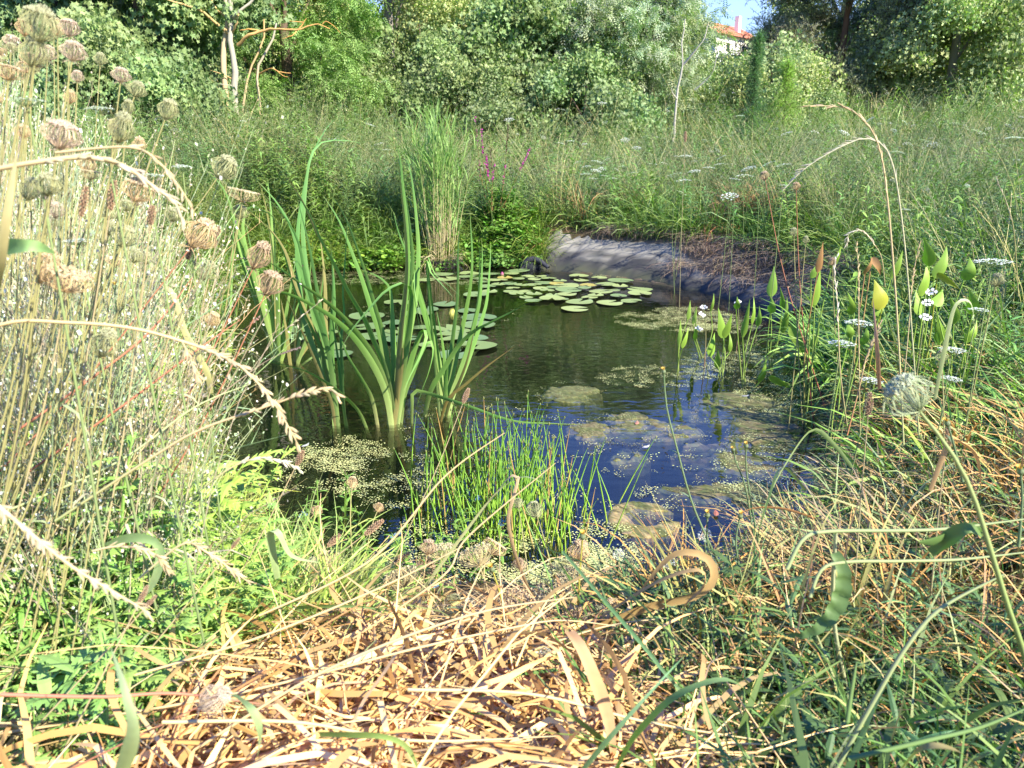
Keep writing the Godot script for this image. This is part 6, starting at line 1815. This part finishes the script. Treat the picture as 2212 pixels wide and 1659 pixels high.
	# dock plant with a wavy leaf, thick stems of the right foreground
	var db := at(1815, 1330, 1.15)
	var o := thing("dock_plant", "dock with a wavy grey-green leaf hanging from a pale stem, right foreground", "dock", db)
	var g := Geo.new()
	var dp := smooth([at(1803, 1195, 1.1) - db, at(1822, 1235, 1.08) - db, at(1815, 1290, 1.07) - db, at(1790, 1335, 1.06) - db, at(1745, 1368, 1.06) - db, at(1700, 1372, 1.08) - db], 24)
	for k in 25: dp[k] += Vector3(0, 0, 0.0035 * sin(k * 1.9))
	g.ribbon(dp, taper(25, 0.008, 0.014, 0.002, 0.35), Vector3(1, 0.2, 0.3), PackedColorArray([Color(0.14, 0.22, 0.07), Color(0.12, 0.20, 0.06), Color(0.12, 0.20, 0.06)]), 0.35, 0.5)
	part("leaf", g.mesh(true), lush_mat, o)
	g = Geo.new()
	g.tube(smooth([at(1830, 1500, 1.2) - db, at(1800, 1330, 1.15) - db, at(1805, 1150, 1.1) - db], 10), taper(11, 0.005, 0.004, 0.003), 6, PackedColorArray([Color(0.4, 0.42, 0.22), Color(0.46, 0.48, 0.28)]))
	part("stem", g.mesh(true), lush_mat, o)
	for r in [[Vector3(2010, 1195, 0.95), Vector3(2085, 1140, 0.92), Vector3(2120, 1160, 0.92)], [Vector3(2060, 1150, 0.95), Vector3(2030, 1170, 0.93), Vector3(1985, 1172, 0.92)]]:
		var lp := smooth([at(r[0].x, r[0].y, r[0].z) - db, at(r[1].x, r[1].y, r[1].z) - db, at(r[2].x, r[2].y, r[2].z) - db], 12)
		g = Geo.new()
		g.ribbon(lp, taper(13, 0.006, 0.011, 0.002, 0.45), Vector3(0.2, 1, 0.3), PackedColorArray([Color(0.12, 0.20, 0.06), Color(0.14, 0.23, 0.07)]), 0.3)
		part("leaf", g.mesh(true), lush_mat, o)
	for r in [["thick pale green stem lying level across the right foreground", [[1700, 1230], [1735, 1165], [1790, 1148], [1956, 1146], [2056, 1141], [2240, 1118]], 1.0, 0.003], ["pale ribbed stem rising diagonally through the lower right", [[1790, 1690], [1881, 1525], [1956, 1400], [2031, 1315], [2170, 1240]], 0.9, 0.0034], ["thin dark green stem level below the thick pale one", [[1750, 1290], [1775, 1230], [1830, 1214], [1950, 1212], [2080, 1208], [2240, 1190]], 1.05, 0.0028], ["upright hairy green stem in the lower right grass", [[1830, 1560], [1838, 1500], [1850, 1430]], 0.85, 0.003], ["long olive stem sweeping along the lower right corner", [[1830, 1640], [2000, 1600], [2120, 1570], [2240, 1520]], 0.75, 0.003]]:
		var pts := []
		for k in r[1].size(): pts.append(at(r[1][k][0], r[1][k][1], r[2] + 0.02 * k))
		var col := Color(0.27, 0.32, 0.14) if "pale" in r[0] else Color(0.12, 0.20, 0.06)
		culm("plant_stem", r[0], pts, r[3], col, tone(col, 0.1), 0, 0, 0, 0, col)

	# ------------------------------------------------ hawkbits: flowers, buds and white clocks
	var clock := Geo.new()
	for k in 130:
		var d := Vector3(rng.randfn(), rng.randfn(), rng.randfn()).normalized()
		if d.y < -0.75: continue
		var s := d.cross(Vector3(0.3, 0.5, 0.8)).normalized()
		clock.tri(s * 0.01, d * 0.85, s * -0.01, Color(0.7, 0.68, 0.6))
		for m in 4:
			var e := (d + Vector3(rnd(-1, 1), rnd(-1, 1), rnd(-1, 1)) * 0.55).normalized()
			clock.tri(d * 0.8 + s * 0.018, d * 0.78 + e * 0.27, d * 0.8 - s * 0.018, Color(0.8, 0.8, 0.78))
	clock.blob(Vector3.ZERO, Vector3.ONE * 0.2, 8, 6, Color(0.35, 0.3, 0.2))
	var clock_m := clock.mesh()
	var bud := Geo.new()
	for k in 12:
		var a := TAU * k / 12
		bud.ribbon(smooth([Vector3(cos(a), 0, sin(a)) * 0.3, Vector3(cos(a) * 0.55, 0.6, sin(a) * 0.55), Vector3(cos(a) * 0.35, 1.3, sin(a) * 0.35)], 4), PackedFloat32Array([0.12, 0.17, 0.16, 0.1, 0.02]), Vector3(-sin(a), 0, cos(a)), PackedColorArray([Color(0.16, 0.22, 0.10), Color(0.26, 0.30, 0.16)]))
	for k in 26:
		var a := rnd(0, TAU)
		bud.ribbon(PackedVector3Array([Vector3(cos(a) * 0.15, 1.0, sin(a) * 0.15), Vector3(cos(a) * 0.35, 1.45, sin(a) * 0.35), Vector3(cos(a) * 0.6, 1.75, sin(a) * 0.6)]), PackedFloat32Array([0.05, 0.09, 0.06]), Vector3(-sin(a), 0, cos(a)), PackedColorArray([Color(0.7, 0.40, 0.06), Color(0.72, 0.46, 0.08)]))
	var bud_m := bud.mesh()
	# [label, distance, stem points, head kind, size px]
	var hs := [
		["hawkbit with a pink-tipped bud on a tall branching stem over the water", 1.6, [[1570, 1250], [1500, 1100], [1460, 960], [1440, 880], [1434, 808]], "bud", 9],
		["hawkbit with a burst orange flower standing in the right shallows", 1.65, [[1650, 1230], [1625, 1100], [1612, 1010], [1612, 968]], "bud", 9],
		["hawkbit with a nodding green bud left of the orange one", 1.66, [[1640, 1240], [1612, 1060], [1590, 1000], [1585, 975]], "bud", 7],
		["hawkbit with a withered orange head low before the algae ring", 1.55, [[1560, 1270], [1530, 1180], [1528, 1118]], "bud", 11],
		["hawkbit with a withered head just right of its twin", 1.5, [[1610, 1290], [1590, 1180], [1598, 1120]], "bud", 11],
		["hawkbit clock, white and round, at the front water edge right of centre", 1.6, [[1540, 1260], [1525, 1200], [1522, 1155]], "clock", 17],
		["hawkbit clock, white, caught beside the curled brown leaf", 1.55, [[1460, 1330], [1450, 1260], [1444, 1215]], "clock", 17],
		["small white hawkbit clock among the front duckweed", 1.65, [[1340, 1270], [1335, 1230], [1336, 1198]], "clock", 14],
		["white hawkbit clock lying on the straw under the long stalk", 1.25, [[1150, 1470], [1165, 1440], [1178, 1412]], "clock", 17],
		["frayed white hawkbit clock half hidden at the right of the curled leaf", 1.5, [[1500, 1400], [1490, 1350], [1487, 1325]], "clock", 15],
		["grey hawkbit clock at the left of the straw edge", 1.45, [[985, 1330], [1000, 1310], [1015, 1302]], "clock", 14],
		["hawkbit with yellow stem and shaggy orange head in front of the rushes", 1.45, [[1250, 1560], [1246, 1420], [1250, 1280], [1258, 1165]], "bud", 13],
		["hawkbit with short yellow stem and drooping orange flower", 1.45, [[1130, 1460], [1100, 1380], [1085, 1300], [1065, 1235]], "bud", 12],
		["yellow hawkbit flower at the far right edge", 1.2, [[2200, 1180], [2208, 1080], [2205, 1025]], "bud", 14],
		["orange hawkbit flower beside the big shaggy green head", 1.3, [[2080, 1040], [2060, 960], [2048, 920]], "bud", 12],
		["small yellow flower in the left bank weeds", 1.5, [[260, 760], [252, 690], [248, 625]], "bud", 9],
	]
	for r in hs:
		var pts := []
		for q in r[2]: pts.append(at(q[0], q[1], r[1]))
		o = thing("hawkbit", r[0], "hawkbit", pts[0])
		var rel := []
		for q in pts: rel.append(q - pts[0])
		var p := smooth(rel, 14)
		g = Geo.new()
		var col := Color(0.46, 0.42, 0.08) if "yellow stem" in r[0] else Color(0.18, 0.25, 0.12)
		g.tube(p, taper(15, 0.0032, 0.0024, 0.0018, 0.5), 5, PackedColorArray([col, tone(col, 0.1)]))
		part("stem", g.mesh(true), lush_mat, o)
		for k in 3:
			g = Geo.new()
			var q := p[3 + k * 3]
			var a := rnd(0, TAU)
			g.ribbon(sag(q, Vector3(cos(a), 0.8, sin(a)), rnd(0.02, 0.05), 1.4, 4), PackedFloat32Array([0.002, 0.003, 0.0025, 0.0015, 0.0003]), Vector3(-sin(a), 0, cos(a)), PackedColorArray([col, col]))
			part("bract", g.mesh(), lush_mat, o)
		var size: float = r[4] / 1598.0 * r[1]
		var up := (p[14] - p[12]).normalized()
		var sd := up.cross(Vector3(0.3, 0.1, 1)).normalized()
		var hx := Transform3D(Basis(sd, up, sd.cross(up)).scaled_local(Vector3.ONE * size), p[14])
		part("seed_clock" if r[3] == "clock" else "flower", clock_m if r[3] == "clock" else bud_m, leaf_mat, o, hx)

	# ------------------------------------------------ plantain heads
	for r in [[540, 1115, 17, 2.0, "knobbly plantain spike over the forget-me-nots"], [787, 1140, 30, 1.6, "fat brown plantain head at the front edge, pointing up right"], [708, 1165, 30, 1.6, "fat brown plantain head left of the pair"], [850, 1200, 30, 1.65, "plantain head bent down under the brown fan"], [845, 1232, 34, 1.6, "plantain head lowest of the knobbly group"], [500, 1175, 20, 1.2, "dark plantain head above the left straw"], [300, 1290, 26, 0.95, "brown plantain head lying in the lower left"], [315, 1300, 22, 1.0, "second brown plantain head beside the lower left one"], [175, 450, 34, 1.1, "red-brown plantain spike amid the left seed heads"], [325, 470, 30, 1.2, "slim red-brown plantain spike beside the plump tan head"], [465, 520, 26, 1.6, "small brown plantain spike right of the plump tan head"], [238, 435, 36, 1.2, "dark plantain spike hanging below the white umbel"], [405, 545, 30, 1.5, "thin plantain spike below the plump tan head"], [1875, 880, 34, 1.4, "brown plantain spike left of the big shaggy green head"], [2045, 935, 24, 1.4, "small plantain spike below the big shaggy head"], [1480, 300, 14, 6.0, "tiny orange-brown plantain spike in the meadow right of centre"], [640, 990, 30, 1.5, "grey plantain spike lying over the duckweed"], [1000, 860, 22, 2.0, "small knobbly head in front of the right cattail"]]:
		var pts := stand(r[0], r[1] + r[2] * 0.5, r[3], rnd(-0.45, -0.2), 0.12)
		if r[0] > 1300: pts = stand(r[0], r[1] + r[2] * 0.5, r[3], 0.05, 0.0)
		var hg := Geo.new()
		for k in 70:
			var f := k / 70.0
			var a := k * 2.4
			var rr := 0.12 * sin(PI * clampf(f * 0.9 + 0.08, 0, 1))
			hg.grain(Vector3(cos(a) * rr, f, sin(a) * rr), Vector3(cos(a), 0.6, sin(a)), 0.10, 0.035, 4, tone(Color(0.40, 0.26, 0.15), 0.25))
		hg.tube(PackedVector3Array([Vector3.ZERO, Vector3(0, 0.5, 0), Vector3(0, 1, 0)]), PackedFloat32Array([0.05, 0.1, 0.02]), 6, PackedColorArray([Color(0.2, 0.13, 0.08), Color(0.2, 0.13, 0.08)]))
		var before := get_child_count()
		carrot("ribwort_plantain", r[4], pts, hg.mesh(), dry_mat, "seed_spike", 0.0016, Color(0.36, 0.34, 0.16), Color(0.42, 0.33, 0.18), r[2] / 1598.0 * r[3] * 1.55)
		get_child(before).set_meta("category", "plantain")

	# ------------------------------------------------ forget-me-nots and other leafy plants at the front edge
	var fl := [weed(0.2, 15, 0.055, 0.006, Color(0.19, 0.34, 0.06)), weed(0.2, 15, 0.06, 0.007, Color(0.21, 0.36, 0.07)), weed(0.22, 16, 0.05, 0.006, Color(0.18, 0.33, 0.07))]
	var fm := []
	for q in fl: fm.append(q.mesh())
	for k in 16:
		var q := on(rnd(600, 1060), rnd(1190, 1290))
		q.y = maxf(ground(q.x, q.z), -0.05)
		o = thing("leafy_plant", "leafy green shoot in the row along the front edge of the water", "plant", q, "leafy shoots along the front edge")
		part("leaves", fm[k % 3], lush_mat, o, turned(Vector3.ZERO, rnd(0, TAU), Vector3.ONE * rnd(0.7, 1.15), 0.2))
	for r in [[655, 1110, 1, "forget-me-not with one pale blue flower at the left end of the row"], [745, 1030, 0, "leafy shoot standing alone by the duckweed"], [770, 1120, 0, "leafy shoot left of the fat plantain heads"], [855, 1155, 1, "forget-me-not whose blue flower shows before the first rushes"], [930, 1215, 0, "bushy leafy shoot beside the brown fan"], [960, 1230, 0, "bushy leafy shoot right of the brown fan"], [935, 1262, 1, "forget-me-not with a clear blue flower under the brown fan"], [985, 1195, 0, "leafy shoot at the foot of the rushes, left"], [1080, 1130, 1, "forget-me-not with the brightest blue flower, in the rushes"], [1032, 1075, 1, "forget-me-not with pale flowers deep among the rushes"], [880, 1290, 0, "low leafy shoot behind the long stalk"], [690, 1075, 0, "small leafy shoot behind the cream seed head"], [820, 1215, 0, "leafy shoot between the knobbly plantain heads"], [1040, 1190, 0, "leafy shoot at the right foot of the rushes"]]:
		var foot := on(r[0], r[1] + 75)
		foot.y = maxf(ground(foot.x, foot.z), -0.06)
		o = thing("forget_me_not" if r[2] == 1 else "leafy_plant", r[3], "flower" if r[2] == 1 else "plant", foot)
		var hgt := (at(r[0], r[1], -foot.z).y - foot.y) / 0.2 * 1.0
		part("leaves", fm[i % 3], lush_mat, o, turned(Vector3.ZERO, rnd(0, TAU), Vector3.ONE * clampf(hgt * 1.25, 0.8, 1.6), 0.1))
		i += 1
		if r[2] == 1:
			g = Geo.new()
			for k in 5:
				var q := Vector3(rnd(-0.012, 0.012), rnd(-0.006, 0.008), rnd(-0.01, 0.01))
				for m in 5:
					var a := TAU * m / 5
					var d := Vector3(cos(a), sin(a) * 0.7, 0.35 + sin(a) * 0.2) * 0.0058
					g.quad(q, q + d * 0.7 + d.cross(Vector3(0, 0, 1)) * 0.5, q + d * 1.2, q + d * 0.7 - d.cross(Vector3(0, 0, 1)) * 0.5, tone(Color(0.22, 0.40, 0.80), 0.12))
				g.blob(q + Vector3(0, 0.001, 0.002), Vector3.ONE * 0.0014, 5, 4, Color(0.7, 0.6, 0.1))
			part("flower", g.mesh(), leaf_mat, o, Transform3D(Basis(), at(r[0], r[1], -foot.z - 0.03) - foot))
			g = Geo.new()
			g.tube(PackedVector3Array([Vector3.ZERO, (at(r[0], r[1], -foot.z - 0.03) - foot) * 0.6, at(r[0], r[1], -foot.z - 0.03) - foot]), PackedFloat32Array([0.002, 0.0016, 0.001]), 4, PackedColorArray([Color(0.2, 0.3, 0.08), Color(0.2, 0.3, 0.08)]))
			part("stem", g.mesh(), lush_mat, o)
